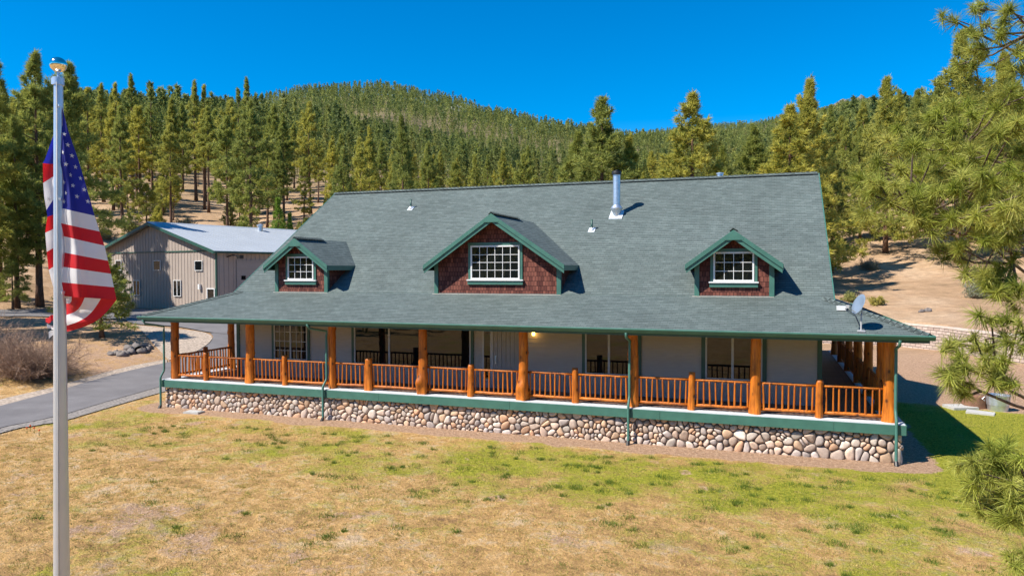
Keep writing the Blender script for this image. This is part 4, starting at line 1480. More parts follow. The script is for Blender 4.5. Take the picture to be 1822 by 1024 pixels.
def pine_arrays(seed, H, R, cb, nb, nt, kb, bl, bw, fir=False, egg=.75, ragged=.4):
    r = np.random.default_rng(seed)
    u = np.sort(r.uniform(0, 1, nb)) ** .92
    h = H * (cb + (.985 - cb) * u)
    t = u
    prof = (1 - t) ** egg * np.minimum(1, (t + .14) / .3) ** .6 if not fir else (1 - t) ** .9
    az = np.arange(nb) * 2.39996 + r.normal(0, .35, nb)
    lob = 1 + .22 * np.sin(2 * az + r.uniform(0, 6)) + .15 * np.sin(3 * az + h * .8)
    L = np.maximum(R * prof * lob * r.uniform(1 - ragged, 1.12, nb), .22)
    el = (-.22 + 1.15 * t ** 1.6) + r.normal(0, .13, nb) if not fir else -.15 + .75 * t ** 2 + r.normal(0, .07, nb)
    dirs = np.stack([np.cos(az) * np.cos(el), np.sin(az) * np.cos(el), np.sin(el)], 1)
    lat = np.stack([-np.sin(az), np.cos(az), 0 * az], 1)
    bend = np.array([.012, .008]) * H * r.normal(size=2)
    tp = lambda hh: np.stack([bend[0] * np.sin(hh / H * 2.5), bend[1] * np.sin(hh / H * 3), hh], -1)
    root = tp(h)
    ntu = np.maximum((nt * (.35 + .65 * L / R)).astype(int), 3)
    idx = np.repeat(np.arange(nb), ntu)
    n = len(idx)
    q = r.uniform(.12 if fir else .34, 1., n) ** .7
    sd = r.uniform(-1, 1, n)
    P = root[idx] + dirs[idx] * (L[idx] * q)[:, None] + lat[idx] * (sd * np.minimum(L[idx] * .36, .3 + .16 * L[idx]) * (1.15 - .75 * q))[:, None]
    P[:, 2] += .10 * L[idx] * q * q + r.normal(0, .06 + .03 * R, n)
    axis = unit(dirs[idx] * .7 + lat[idx] * (sd * .5)[:, None] + np.array([0, 0, .45 if not fir else .05]))
    P2 = np.repeat(P, kb, 0); A2 = np.repeat(axis, kb, 0)
    m = len(P2)
    D = unit(A2 + .85 * r.normal(size=(m, 3)))
    V, F = blades(P2, D, bl * r.uniform(.6, 1.15, m), bw * r.uniform(.7, 1.2, m), r)
    tone = np.clip(r.normal(.5, .24, n), 0, 1); yel = np.clip(r.normal(.12, .2, n), 0, 1)
    tone = np.repeat(np.repeat(tone, kb), 3); yel = np.repeat(np.repeat(yel, kb), 3)
    VC = np.stack([tone, yel, 0 * tone, 0 * tone + 1], 1)
    # trunk and limbs
    mb = MB()
    r0 = .0105 * H + .06
    hh = np.linspace(0, .97 * H, 12)
    mb.tube(tp(hh), list(r0 * (1 - .93 * hh / H) * np.where(hh < .2, 1.25, 1)), 8)
    sel = range(0, nb, 2)
    for i in sel:
        mb.tube([root[i], root[i] + dirs[i] * L[i] * .5, root[i] + dirs[i] * L[i] * .92 + np.array([0, 0, .06 * L[i]])], [max(.022, .02 * L[i]), .016, .006], 4, caps=False)
    if cb > .25:
        for k in range(10):              # dead lower stubs
            z = r.uniform(.12, cb) * H; a = r.uniform(0, 6.28); l = r.uniform(.4, 1.2)
            p = tp(np.array(z)); mb.tube([p, p + np.array([cos(a) * l, sin(a) * l, -.1])], [.022, .006], 4, caps=False)
    return (V, F, VC), mb


class Kind:
    def __init__(s, name, mat, *a, **k):
        (V, F, VC), mb = pine_arrays(*a, **k)
        s.H = a[1]
        o = np_mesh('crown', V, F, mat, vcol=VC, link=False); s.crown = o.data
        o = mb.build('trunk', M['bark'], None, smooth=True); s.trunk = o.data; bpy.data.objects.remove(o)
        s.name = name


def plant(kind, x, y, H, label, group, rz=None, lean=0., z=None, sx=1.):
    t = empty(kind.name, (x, y, (gz(x, y) if z is None else z) - .08), random.uniform(0, 6.28) if rz is None else rz)
    t.rotation_euler.x = lean
    s = H / kind.H
    t.scale = (s * sx, s * sx, s)
    tag(t, label, 'tree', group)
    for nm, me in (('crown', kind.crown), ('trunk', kind.trunk)):
        o = bpy.data.objects.new(nm, me); COL.objects.link(o); o.parent = t
    return t


T_POND = [Kind('pine_tree', M['needle'], 10 + k, 18., R, cb, 92, 36, 10, .47, .088, egg=.78, ragged=.6) for k, (R, cb) in enumerate([(3.8, .26), (3.2, .36), (4.2, .3), (2.7, .42), (3.6, .2), (3., .46), (3.9, .36)])]
T_WIDE = [Kind('pine_tree', M['needle'], 40 + k, 16., R, cb, 125, 44, 10, .42, .075, egg=.9, ragged=.5) for k, (R, cb) in enumerate([(5., .06), (4.6, .05), (4.2, .1)])]
T_FIR = [Kind('fir_tree', M['fir'], 60 + k, 9., 1.9, .04, 130, 16, 8, .3, .07, fir=True, ragged=.2) for k in range(2)]
T_SMALL = [Kind('pine_tree', M['needle'], 70 + k, 5.6, 2.3, .2, 62, 30, 16, .26, .038, egg=.7) for k in range(2)]
T_CLOSE = [Kind('pine_tree', M['needle'], 80 + k, 18., R, cb, 120, 46, 12, .42, .06, egg=.75, ragged=.5) for k, (R, cb) in enumerate([(4.1, .2), (3.6, .24), (3.8, .3)])]


def at_top(u, vtop, d):
    """place so that the top shows at row vtop"""
    x, y = W(u, d); z = gz(x, y)
    return x, y, ZV(vtop, d) - z


taken = []


def hand(kind, u, vt, d, label, group=None, **k):
    x, y, H = at_top(u, vt, d)
    taken.append((x, y, 2.2))
    return plant(kind, x, y, H, label, group, **k)


T_SPIRE = [Kind('pine_tree', M['needle'], 90 + k, 20., R, cb, 80, 32, 9, .44, .08, egg=.95, ragged=.6) for k, (R, cb) in enumerate([(3.4, .28), (3., .35)])]
GL = 'tall pines on the bank left of the workshop'
for i, (u, vt, d, lab) in enumerate([(3, 107, 62, 'tall pine cut off by the left edge of the photo, with a full olive crown'),
                                     (70, 98, 62, 'tallest pine left of the flag, with a dark bare pointed top'),
                                     (-40, 140, 56, 'broad pine at the far left edge, its low boughs reaching into view'),
                                     (129, 110, 74, 'tall pine standing behind the polished ball of the flagpole'),
                                     (30, 210, 60, 'shorter olive pine in front of the two tall pines at the left')]):
    hand(T_CLOSE[i % 3], u, vt, d, lab, GL)
for i, (u, vt, d, sx, lab) in enumerate([(1072, 176, 66, 1., 'wide pine rising behind the roof left of the stovepipe'),
                                     (1030, 235, 70, .9, 'low bushy pine at the left shoulder of the wide pine behind the roof'),
                                     (1118, 240, 68, .8, 'low bushy pine at the right shoulder of the wide pine behind the roof'),
                                     (1232, 168, 66, 1., 'wide pine rising behind the ridge left of the roof vent'),
                                     (1285, 262, 72, .8, 'low pine directly behind the roof vent'),
                                     (1340, 222, 70, .8, 'slim pine behind the ridge between two wide pines'),
                                     (1405, 190, 66, 1., 'yellow green pine behind the right end of the ridge'),
                                     (1440, 146, 74, 1., 'tall thin topped pine rising beyond the right end of the roof ridge'),
                                     (1480, 255, 78, .9, 'dark pine standing just right of the house gable'),
                                     (1575, 142, 88, 1., 'tall full pine on the sandy slope right of the house'),
                                     (1530, 230, 98, .9, 'pine on the slope between the house gable and the tall full pine'),
                                     (1630, 175, 96, 1., 'pine on the sandy slope half hidden by the near pine'),
                                     (1705, 62, 78, 1.1, 'dark topped pine rising behind the near pine at the right'),
                                     (1780, 100, 84, 1.1, 'pine far behind the boughs of the near pine at the right edge')]):
    hand(T_WIDE[i % 3], u, vt, d, lab, 'pines rising behind the house', sx=sx * (1.4 if u < 1420 else 1.))
for i, (u, vt, d, lab) in enumerate([(715, 207, 84, 'tall yellow green cone shaped pine behind the left half of the ridge'), (762, 252, 80, 'cone shaped pine just right of the yellow green one behind the ridge'),
                                     (612, 262, 76, 'bushy pine behind the left end of the roof ridge'), (940, 262, 84, 'narrow dark green pine behind the middle of the ridge'),
                                     (660, 225, 96, 'olive pine between the left end of the ridge and the tall cone shaped pine'), (845, 275, 82, 'low olive pine behind the ridge above the middle dormer')]):
    hand(T_WIDE[(i + 1) % 3], u, vt, d, lab, 'pines rising behind the house', sx=.85)
for i, (u, vt, d, lab) in enumerate([(160, 153, 112, 'thin pine spire nearest to the flagpole on the skyline'), (187, 151, 120, 'pine spire second right of the flagpole on the skyline'), (210, 145, 128, 'dark pine spire left of the tallest one on the skyline above the workshop'),
                                     (237, 134, 130, 'tallest dark pine spire on the skyline above the workshop'), (274, 153, 126, 'lone pine spire against the sky above the workshop gable'), (351, 146, 135, 'left one of twin pine spires above the workshop roof'),
                                     (367, 149, 136, 'right one of twin pine spires above the workshop roof'), (443, 141, 140, 'tall pine spire above the far end of the workshop roof'), (428, 156, 132, 'shorter pine spire left of the one above the roof end')]):
    hand(T_SPIRE[i % 2], u, vt, d, lab, 'pine spires on the skyline')
q = np.random.default_rng(21); k_ = 0
while k_ < 16:                       # young growth on the dry slope
    d = q.uniform(84, 124); u = q.uniform(225, 560); x, y = W(u, d)
    if any((x - a) ** 2 + (y - c) ** 2 < 5 for a, c, w in taken): continue
    taken.append((x, y, .8)); k_ += 1
    plant(T_SMALL[k_ % 2], x, y, q.uniform(2.5, 6.5), 'young pine growing on the open slope above the workshop', 'young pines above the workshop')
hand(T_FIR[0], 495, 352, 84, 'bright green young fir behind the far end of the workshop roof', 'young firs by the workshop')
hand(T_FIR[1], 517, 378, 84.5, 'lower bright green young fir beside the taller one behind the workshop', 'young firs by the workshop')
hand(T_SMALL[0], 180, 446, 44.5, 'small pine on the bank between the flagpole and the driveway', sx=1.4)
hand(T_SMALL[1], 205, 470, 63, 'small pine against the left side of the workshop')
hand(T_SMALL[1], 22, 452, 59, 'bushy young pine at the foot of the tall pines at the left', 'young pines on the left bank', sx=1.1)
hand(T_SMALL[0], 1575, 378, 97, 'bushy young pine low on the sandy slope right of the house', sx=1.2)
# trees just out of view on the left whose shade lies on the bank and the workshop
for (u, d, H) in [(-190, 41, 15), (-130, 47, 17), (-250, 47, 16), (-60, 44.5, 10)]:
    x, y = W(u, d); taken.append((x, y, 2)); plant(T_CLOSE[1], x, y, H, 'pine beyond the left edge whose shade falls on the bank', 'pines beyond the left edge')
x, y = W(120, 52.5); plant(T_POND[3], x, y, 12.5, 'slender pine beside the upper drive behind the flag', None); taken.append((x, y, 2))

def top_row(u):
    """row the wood stays under, so the ridge line behind it shows"""
    return np.interp(u, [540, 620, 860, 1000, 1140, 1300, 1450, 1500], [0, 205, 258, 272, 272, 262, 235, 0])


# hillside pines, each one a tree of its own
ind = []
q = np.random.default_rng(12)
tries = 0
while len(ind) < 232 and tries < 60000:
    tries += 1
    d = 72 + (172 - 72) * q.uniform() ** .8
    u = q.uniform(-60, 1880)
    x, y = W(u, d)
    if u > 1455 and d < 108 - (u > 1700) * 12: continue
    if u > 1455 and q.uniform() < .45: continue
    if 150 < u < 640 and d < 100 and not (d > 88 and u > 330): continue
    if u < 330 and d < 98 and q.uniform() < .6: continue
    if 120 < u < 270 and 95 < d < 120 and q.uniform() < .5: continue
    if 560 < u < 1450 and q.uniform() < .35: continue
    gap = 2.7 if d < 120 else 3.4
    if any((x - a) ** 2 + (y - c) ** 2 < (gap + .2 * w) ** 2 for a, c, w in taken): continue
    taken.append((x, y, 1.)); ind.append((u, d, x, y))
for (u, d, x, y) in ind:
    H = q.uniform(13.5, 21.5) if q.uniform() < .82 else q.uniform(7, 13)
    if 560 < u < 1450: H *= .62
    if u <= 560: H = min(H, (ZV(168 + 25 * q.uniform(), d) - gz(x, y)))
    H = min(H, ZV(top_row(u) + q.uniform(-12, 40), d) - gz(x, y))
    H = max(H, 5.)
    zone = ('behind the flag' if u < 150 else 'above the workshop roof' if u < 560 else 'behind the left half of the ridge' if u < 900 else
            'behind the right half of the ridge' if u < 1460 else 'behind the near pine at the right')
    dist_ = 'first row pine' if d < 105 else 'mid slope pine' if d < 138 else 'upper slope pine'
    kd = T_POND[q.integers(len(T_POND))] if u < 700 or d > 110 else (T_POND + T_WIDE)[q.integers(10)]
    plant(kd, x, y, H, f'olive {dist_} in the hillside stand {zone}', f'{dist_}s {zone}')


def forest():
    """the wood beyond: too many trees to tell apart"""
    r = np.random.default_rng(5)
    VV, FF, CC = [], [], []; off = 0

    def ring(d0, d1, spacing, per, kb, Rr, Hr, bl, ulo, uhi):
        nonlocal off
        if ulo is None:                       # the wood on the other side of the valley, met only as a reflection in the windows
            n = uhi; d = np.sqrt(r.uniform(d0 * d0, d1 * d1, n)); a = r.uniform(radians(105), radians(262), n)
            x = CAM[0] + d * (np.cos(a) * FWD[0] + np.sin(a) * RGT[0]); y = CAM[1] + d * (np.cos(a) * FWD[1] + np.sin(a) * RGT[1])
        else:
            n = int(((uhi - ulo) / FPX) * (d1 * d1 - d0 * d0) / 2 / spacing ** 2)
            d = np.sqrt(r.uniform(d0 * d0, d1 * d1, n)); u = r.uniform(ulo, uhi, n)
            x = CAM[0] + FWD[0] * d + RGT[0] * d * (u - 911) / FPX; y = CAM[1] + FWD[1] * d + RGT[1] * d * (u - 911) / FPX
        keep = (vnoise(x, y, .02, 31) + vnoise(x, y, .07, 32) * .6) > -1.05
        x, y, d = x[keep], y[keep], d[keep]; n = len(x)
        z = ground(x, y) - .3
        H = r.uniform(*Hr, n)
        if ulo is not None and d1 < 700:
            uu = 911 + FPX * ((x - CAM[0]) * RGT[0] + (y - CAM[1]) * RGT[1]) / d
            H = np.maximum(np.minimum(H, CAM[2] + (479 - top_row(uu) - r.uniform(-10, 30, n)) * d / FPX - z), np.where(d < 300, .4, .62) * H)
        R = H * r.uniform(*Rr, n)
        k = per
        i = np.repeat(np.arange(n), k)
        t = r.uniform(0, 1, n * k) ** .8
        az = r.uniform(0, 2 * pi, n * k)
        cb = r.uniform(.12, .35, n)[i]
        rad = R[i] * ((1 - t) ** .95 * np.minimum(1, (t + .12) / .3)) * np.sqrt(r.uniform(.1, 1.1, n * k)) * (1 + .3 * np.sin(3 * az + i))
        P = np.stack([x[i] + rad * np.cos(az), y[i] + rad * np.sin(az), z[i] + H[i] * (cb + (.97 - cb) * t)], 1)
        P2 = np.repeat(P, kb, 0); m = len(P2); a2 = np.repeat(az, kb)
        D = unit(np.stack([np.cos(a2) * .5, np.sin(a2) * .5, np.full(m, .55)], 1) + .7 * r.normal(size=(m, 3)))
        hs = np.repeat(H[i], kb) / 17
        V, F = blades(P2, D, bl * hs * r.uniform(.6, 1.2, m), bl * .42 * hs * r.uniform(.7, 1.2, m), r)
        tone = np.clip(r.normal(.5, .3, n)[i] + r.normal(0, .14, n * k), 0, 1); yel = np.clip(r.normal(.03, .2, n)[i] + r.normal(0, .08, n * k), 0, 1)
        tone = np.repeat(tone, kb * 3); yel = np.repeat(yel, kb * 3)
        VV.append(V); FF.append(F + off); CC.append(np.stack([tone, yel, 0 * tone, 0 * tone + 1], 1)); off += len(V)
        # spire and stem of each tree
        tv = np.stack([np.stack([x - .16, y, z], 1), np.stack([x + .16, y, z], 1), np.stack([x, y, z + H], 1)], 1).reshape(-1, 3)
        VV.append(tv); FF.append(np.arange(3 * n).reshape(n, 3) + off); c = np.tile([[.05, .5, 0, 1]], (3 * n, 1)); CC.append(c); off += 3 * n
    ring(166, 330, 6.2, 110, 4, (.14, .21), (10, 24), .9, -120, 1950)
    ring(330, 620, 7.2, 60, 3, (.14, .21), (7, 21), 1.25, -120, 1950)
    ring(620, 1250, 8.6, 40, 2, (.12, .17), (9, 23), 1.7, -120, 1950)
    ring(1250, 2500, 14., 18, 2, (.16, .24), (9, 22), 3., 960, 1950)
    ring(48, 150, 0, 70, 4, (.15, .24), (13, 22), 1.3, None, 420)
    o = np_mesh('forest', np.concatenate(VV), np.concatenate(FF), M['forest'], vcol=np.concatenate(CC))
    tag(o, 'dense pine wood covering the mountainside up to the skyline', 'forest', kind='stuff')


forest()

# ------------------------------------------------------------------ near pine at the right
def near_pine():
    r = np.random.default_rng(77)
    tx, ty = W(2010, 8.6)
    tz = gz(tx, ty)
    root = empty('pine_tree', (tx, ty, tz)); T0 = np.array([tx, ty, tz])
    tag(root, 'near long needled pine reaching in from the right edge of the photo', 'tree')
    tips = [(1690, 42, 8.6), (1722, 95, 8.3), (1745, 50, 8.0), (1790, 22, 7.7), (1762, 120, 8.1), (1805, 95, 7.8), (1700, 120, 8.8), (1775, 70, 8.4), (1815, 45, 8.2), (1735, 15, 8.6),
            (1528, 318, 7.6), (1560, 292, 7.8), (1545, 345, 7.5), (1590, 330, 7.3), (1622, 262, 7.6), (1655, 285, 7.4), (1618, 355, 7.2), (1650, 225, 7.9), (1690, 232, 7.6), (1668, 195, 8.1), (1720, 205, 7.9),
            (1760, 180, 7.6), (1795, 165, 7.4), (1725, 270, 7.2), (1770, 240, 7.0), (1805, 220, 7.0), (1700, 330, 7.0), (1745, 320, 6.9), (1790, 300, 6.7), (1660, 345, 7.1), (1640, 400, 7.2), (1690, 390, 7.0),
            (1735, 385, 6.8), (1780, 370, 6.6), (1815, 350, 6.6), (1665, 445, 7.3), (1705, 440, 7.1), (1750, 430, 6.8), (1795, 425, 6.7), (1600, 300, 8.0), (1690, 285, 7.7), (1575, 250, 8.2), (1810, 270, 7.2), (1750, 355, 7.3),
            (1752, 492, 7.0), (1815, 520, 6.7), (1775, 522, 6.9),
            (1690, 612, 6.8), (1680, 665, 6.7), (1720, 655, 6.5), (1735, 600, 6.7), (1765, 570, 6.6), (1755, 640, 6.4), (1795, 610, 6.3), (1710, 690, 6.6), (1770, 680, 6.4), (1815, 575, 6.3),
            (1735, 825, 6.2), (1775, 815, 6.0), (1815, 820, 5.9), (1735, 865, 6.2), (1765, 860, 6.0), (1805, 865, 5.8), (1745, 910, 6.2), (1790, 925, 6.0), (1815, 900, 5.8), (1820, 1015, 5.7)]
    P3 = []
    for (u, v, d) in tips:
        x, y = W(u, d); P3.append((x, y, ZV(v, d)))
    n_front = len(P3)
    for k in range(130):                  # boughs on the other sides of the trunk
        a = r.uniform(0, 2 * pi); L = r.uniform(.7, 2.4); z = r.uniform(1.2, 8.8); L *= min(1., (10.2 - z) / 4)
        p = np.array([tx + L * cos(a), ty + L * sin(a), tz + z])
        d_ = (p[:2] - CAM[:2]) @ FWD; u_ = 911 + FPX * ((p[:2] - CAM[:2]) @ RGT) / d_
        if u_ > 1885 + 70 * (d_ < 8): P3.append(tuple(p))
    P3 = np.array(P3)
    # limbs: group tips to whorls of the trunk by height, joined through shared forks
    limb = MB()
    PF = P3[:n_front]
    zt = np.unique(np.round(PF[:, 2] / .62))
    for p in P3[n_front:]:
        L = np.linalg.norm(p[:2] - T0[:2]); base = np.array([tx, ty, p[2] - .25 * L])
        limb.tube([base, (base + p) / 2 + np.array([0, 0, -.07 * L]), p], [.028, .016, .007], 5, caps=False)
    ends = []
    for zk in zt:
        g = PF[np.round(PF[:, 2] / .62) == zk]
        order = np.argsort(-np.linalg.norm(g[:, :2] - T0[:2], axis=1))
        far_ = g[order[0]]
        base = np.array([tx, ty, far_[2] - .35 - .12 * np.linalg.norm(far_[:2] - T0[:2])])
        main = [base * (1 - s) + far_ * s + np.array([0, 0, -.18 * sin(pi * s)]) for s in np.linspace(0, 1, 7)]
        limb.tube(main, list(np.linspace(.035, .008, 7)), 6, caps=False)
        for k in order[1:]:
            p = g[k]; m = np.array(main[:-1]); dd = np.linalg.norm(m - p, axis=1) + (np.linalg.norm(m[:, :2] - T0[:2], axis=1) > np.linalg.norm(p[:2] - T0[:2])) * 9
            a = m[int(np.argmin(dd))]; mid = (a + p) / 2 + np.array([0, 0, -.06])
            limb.tube([a, mid, p], [.016, .011, .007], 5, caps=False)
    limb.tube([(tx, ty, tz - .2), (tx + .05, ty, tz + 3), (tx, ty + .05, tz + 7), (tx, ty, tz + 9.5)], [.2, .16, .09, .03], 10)
    # tufts of long needles
    c, ax = [], []
    for p_i, p in enumerate(P3):
        out = unit(p - np.array([tx, ty, p[2] - .6]))
        k = r.integers(3, 7)
        for j in range(k):
            off = r.normal(0, .085, 3) * (j > 0) - out * r.uniform(0, .3) * (j > 0)
            q = p + off
            c.append(q); ax.append(unit(out * .6 + np.array([0, 0, .35]) + .45 * r.normal(size=3)))
            if j > 0: limb.tube([p - out * .22, q], [.008, .005], 4, caps=False)
    c = np.array(c); ax = np.array(ax)
    nn = 145
    C2 = np.repeat(c, nn, 0); A2 = np.repeat(ax, nn, 0); m = len(C2)
    along = r.uniform(-.09, .02, m)[:, None]
    D = unit(A2 * r.uniform(.05, .95, m)[:, None] + .72 * unit(r.normal(size=(m, 3))))
    Ln = .15 * np.repeat(r.uniform(.75, 1.2, len(c)), nn) * r.uniform(.6, 1.15, m)
    root_p = C2 + A2 * along
    side = unit(np.cross(D, unit(r.normal(size=(m, 3)))))
    w = .0048
    mid = root_p + D * Ln[:, None] * .55 + np.array([0, 0, -.006]); tip = root_p + D * Ln[:, None] + np.array([0, 0, -.022])
    V = np.stack([root_p - side * w / 2, root_p + side * w / 2, mid + side * w / 2, mid - side * w / 2, tip], 1).reshape(-1, 3)
    b0 = np.arange(m)[:, None] * 5
    F = np.concatenate([b0 + np.array([0, 1, 2]), b0 + np.array([0, 2, 3]), b0 + np.array([3, 2, 4])])
    tone = np.repeat(np.clip(r.normal(.5, .2, len(c)), 0, 1), nn); tone = np.clip(tone + r.normal(0, .2, m), 0, 1)
    yel = np.clip(np.repeat(np.clip(r.normal(.22, .2, len(c)), 0, 1), nn) + r.normal(0, .22, m) * (r.uniform(size=m) < .6), 0, 1)
    VC = np.stack([np.repeat(tone, 5), np.repeat(yel, 5), np.zeros(5 * m), np.ones(5 * m)], 1)
    o = np_mesh('needles', V - T0, F, M['nearneedle'], root, VC)
    limb.v = [tuple(np.array(p) - T0) for p in limb.v]
    limb.build('branches', M['nearbark'], root, smooth=True)


near_pine()


# ------------------------------------------------------------------ shrubs
def twig_bush(name, x, y, w, h, n, label, mat='twig', group=None, leaf=None, seed=0, rad=.012):
    r = np.random.default_rng(seed)
    z = gz(x, y)
    root = empty(name, (x, y, z)); tag(root, label, 'bush', group)
    V, F = [], []; off = 0
    pts = []
    for i in range(n):
        a = r.uniform(0, 2 * pi); el = np.arccos(r.uniform(.12, 1)); L = h * r.uniform(.65, 1.05)
        d = np.array([sin(el) * cos(a) * w / h / 2 * 1.1, sin(el) * sin(a) * w / h / 2 * 1.1, cos(el) * .75 + .25])
        p = np.array([r.normal(0, .12 * w), r.normal(0, .12 * w), 0.])
        segs_ = 6; rr_ = rad
        q = p.copy(); chain = [q.copy()]
        for s in range(segs_):
            d = d + r.normal(0, .11, 3); q = q + d * L / segs_; chain.append(q.copy())
        stack = [(chain, rr_)]
        for k in range(13):
            j = r.integers(2, segs_ + 1); c0 = chain[j]; dd = d * .5 + r.normal(0, .42, 3)
            c1 = c0 + dd * L * .16; c2 = c1 + (dd + r.normal(0, .25, 3)) * L * .13
            stack.append(([c0, c1, c2], rr_ * .6))
        for ch, rad_ in stack:
            ch = np.array(ch); m = len(ch)
            wd = np.linspace(rad_, rad_ * .35, m)[:, None]
            sd = unit(r.normal(size=3)); sd2 = unit(np.cross(sd, ch[-1] - ch[0]))
            ring = np.stack([ch + sd * wd, ch - sd * wd * .5 + sd2 * wd * .87, ch - sd * wd * .5 - sd2 * wd * .87], 1)
            V.append(ring.reshape(-1, 3))
            for s in range(m - 1):
                for e in range(3):
                    e2 = (e + 1) % 3
                    F.append((off + s * 3 + e, off + s * 3 + e2, off + s * 3 + 3 + e2)); F.append((off + s * 3 + e, off + s * 3 + 3 + e2, off + s * 3 + 3 + e))
            off += 3 * m
            pts.append(ch[-1])
    np_mesh('stems', np.concatenate(V), F, M[mat], root)
    if leaf:
        P = np.array(pts); P2 = np.repeat(P, leaf[1], 0); m = len(P2)
        D = unit(np.array([0, 0, .5]) + r.normal(size=(m, 3)))
        Vv, Ff = blades(P2 + r.normal(0, .04, (m, 3)), D, leaf[2] * r.uniform(.6, 1.2, m), leaf[2] * .3, r)
        tone = np.repeat(np.clip(r.normal(.5, .3, m), 0, 1), 3); yel = np.full(3 * m, leaf[3])
        np_mesh('leaves', Vv, Ff, M[leaf[0]], root, np.stack([tone, yel, 0 * yel, 0 * yel + 1], 1))
    return root


x, y = W(52, 34.5); twig_bush('bush', x, y, 4.0, 1.75, 620, 'large bare brown bush beside the driveway at the left', seed=1)
x, y = W(-40, 36.5); twig_bush('bush', x, y, 4., 2.1, 300, 'bare brown bush cut off by the left edge beside the larger one', seed=2)
x, y = W(1752, 62); twig_bush('bush', x, y, 2.4, 1.9, 110, 'yellow flowering bush on the sandy slope above the retaining wall', leaf=('sage', 7, .16, .95), seed=3)
x, y = W(1748, 58.5); twig_bush('bush', x, y, 2.2, 1.1, 110, 'pale grey sagebrush in front of the yellow bush on the slope', leaf=('sage', 7, .14, 0.), seed=4)
x, y = W(1546, 79); twig_bush('bush', x, y, 1.7, 1.0, 110, 'small grey round bush alone on the sandy slope right of the gable', leaf=('sage', 5, .12, 0.), seed=5)
for i, (u, d) in enumerate([(1514, 60), (1561, 58)]):
    x, y = W(u, d); twig_bush('bush', x, y, .9, .65, 40, ['small yellow tuft on the slope just right of the roof corner', 'small yellow tuft on the slope above the satellite dish'][i], leaf=('sage', 6, .14, .9), group='yellow tufts on the slope', seed=6 + i)
q = np.random.default_rng(3)
for i, (u, d, w_, h_) in enumerate([(255, 88, 2., 1.1), (300, 96, 2.2, 1.3), (232, 100, 2.4, 1.4), (190, 92, 2., 1.2), (330, 104, 2.2, 1.2), (280, 112, 2.4, 1.5), (215, 118, 2.5, 1.5)]):
    x, y = W(u, d); twig_bush('bush', x, y, w_, h_, 60, 'low grey brush scattered on the dry slope above the workshop', leaf=('sage', 4, .2, .3), group='brush on the slope above the workshop', seed=20 + i, rad=.02)

# ------------------------------------------------------------------ small things
def rock(x, y, r, label, group, seed, name='rock', mat='rock', zs_=.7):
    q = np.random.default_rng(seed)
    n, m = 10, 7; V = []
    for i in range(m + 1):
        ph = pi * i / m
        for k in range(n):
            a = 2 * pi * k / n
            rr = r * (1 + .18 * sin(2 * a + seed) + .14 * sin(3 * a + ph * 2 + seed * 2) + q.uniform(-.1, .1))
            V.append((rr * sin(ph) * cos(a), rr * sin(ph) * sin(a) * .85, rr * zs_ * cos(ph)))
    F = [(i * n + k, i * n + (k + 1) % n, (i + 1) * n + (k + 1) % n, (i + 1) * n + k) for i in range(m) for k in range(n)]
    o = np_mesh(name, V, F, M[mat]); o.location = (x, y, gz(x, y) + r * zs_ * .35)
    return tag(o, label, 'rock', group)


for i, (u, d, r) in enumerate([(214, 40.2, .3), (222, 40.6, .24), (231, 41, .32), (205, 40.5, .26), (250, 41.3, .3), (258, 41.8, .26), (196, 40.3, .22), (226, 41.8, .3), (240, 42.3, .34), (264, 42.6, .24)]):
    x, y = W(u, d); rock(x, y, r, 'dark rock in the heap round the culvert mouth by the driveway', 'rocks round the culvert', i + 1)
x, y = W(246, 41.3); z = gz(x, y)
cp = empty('culvert_pipe', (x, y, z + .12)); tag(cp, 'black culvert pipe mouth among rocks beside the driveway', 'pipe')
b = MB(); P = [np.array([0, 0, 0]), np.array([-1.6 * RGT[0] * -.3 + FWD[0] * 1.8, 1.8 * FWD[1], .1])]
b.lathe([(.26, 0), (.3, 0), (.3, 1.8), (.26, 1.8), (.26, 0)], n=20); b.lathe([(.0, .5), (.26, .5)], n=20); o = b.build('barrel', M['black'], cp, smooth=True)
o.rotation_euler = (-pi / 2, 0, YAW * -1 + .25)
for i, (u, v) in enumerate([(1640, 572), (1652, 576)]):
    x, y = W(u, 53.5); rock(x, y, .22 + .05 * i, 'dark rock lying at the top of the retaining wall', 'rocks on the retaining wall', 31 + i)
for i, (u, d) in enumerate([(812, 905), (822, 900), (818, 925)]):
    x, y = W(u, d); rock(x, y, 8. - i, 'pale rock outcrop among trees near the skyline', 'pale outcrop near the skyline', 41 + i, 'rock_outcrop', 'concrete')
for i in range(8):
    x, y = W(1478 + i * 10, 2380); rock(x, y, 13 + 4 * (i % 3), 'reddish cliff rock on the far ridge right of the house', 'reddish cliff on the far ridge', 51 + i, 'rock_outcrop', 'rock', 1.1)
# white utility cover by the left end of the foundation
x, y = on_ground(345, 734)
b = MB(); b.box(-.33, .33, -.2, .2, -.05, .05); b.box(-.28, .28, -.16, .16, .05, .065)
uc = b.build('utility_cover', M['concrete']); uc.location = (x, y, gz(x, y) + .01); uc.rotation_euler = (0, 0, .1); tag(uc, 'flat pale utility cover in the dirt below the stone base', 'cover')
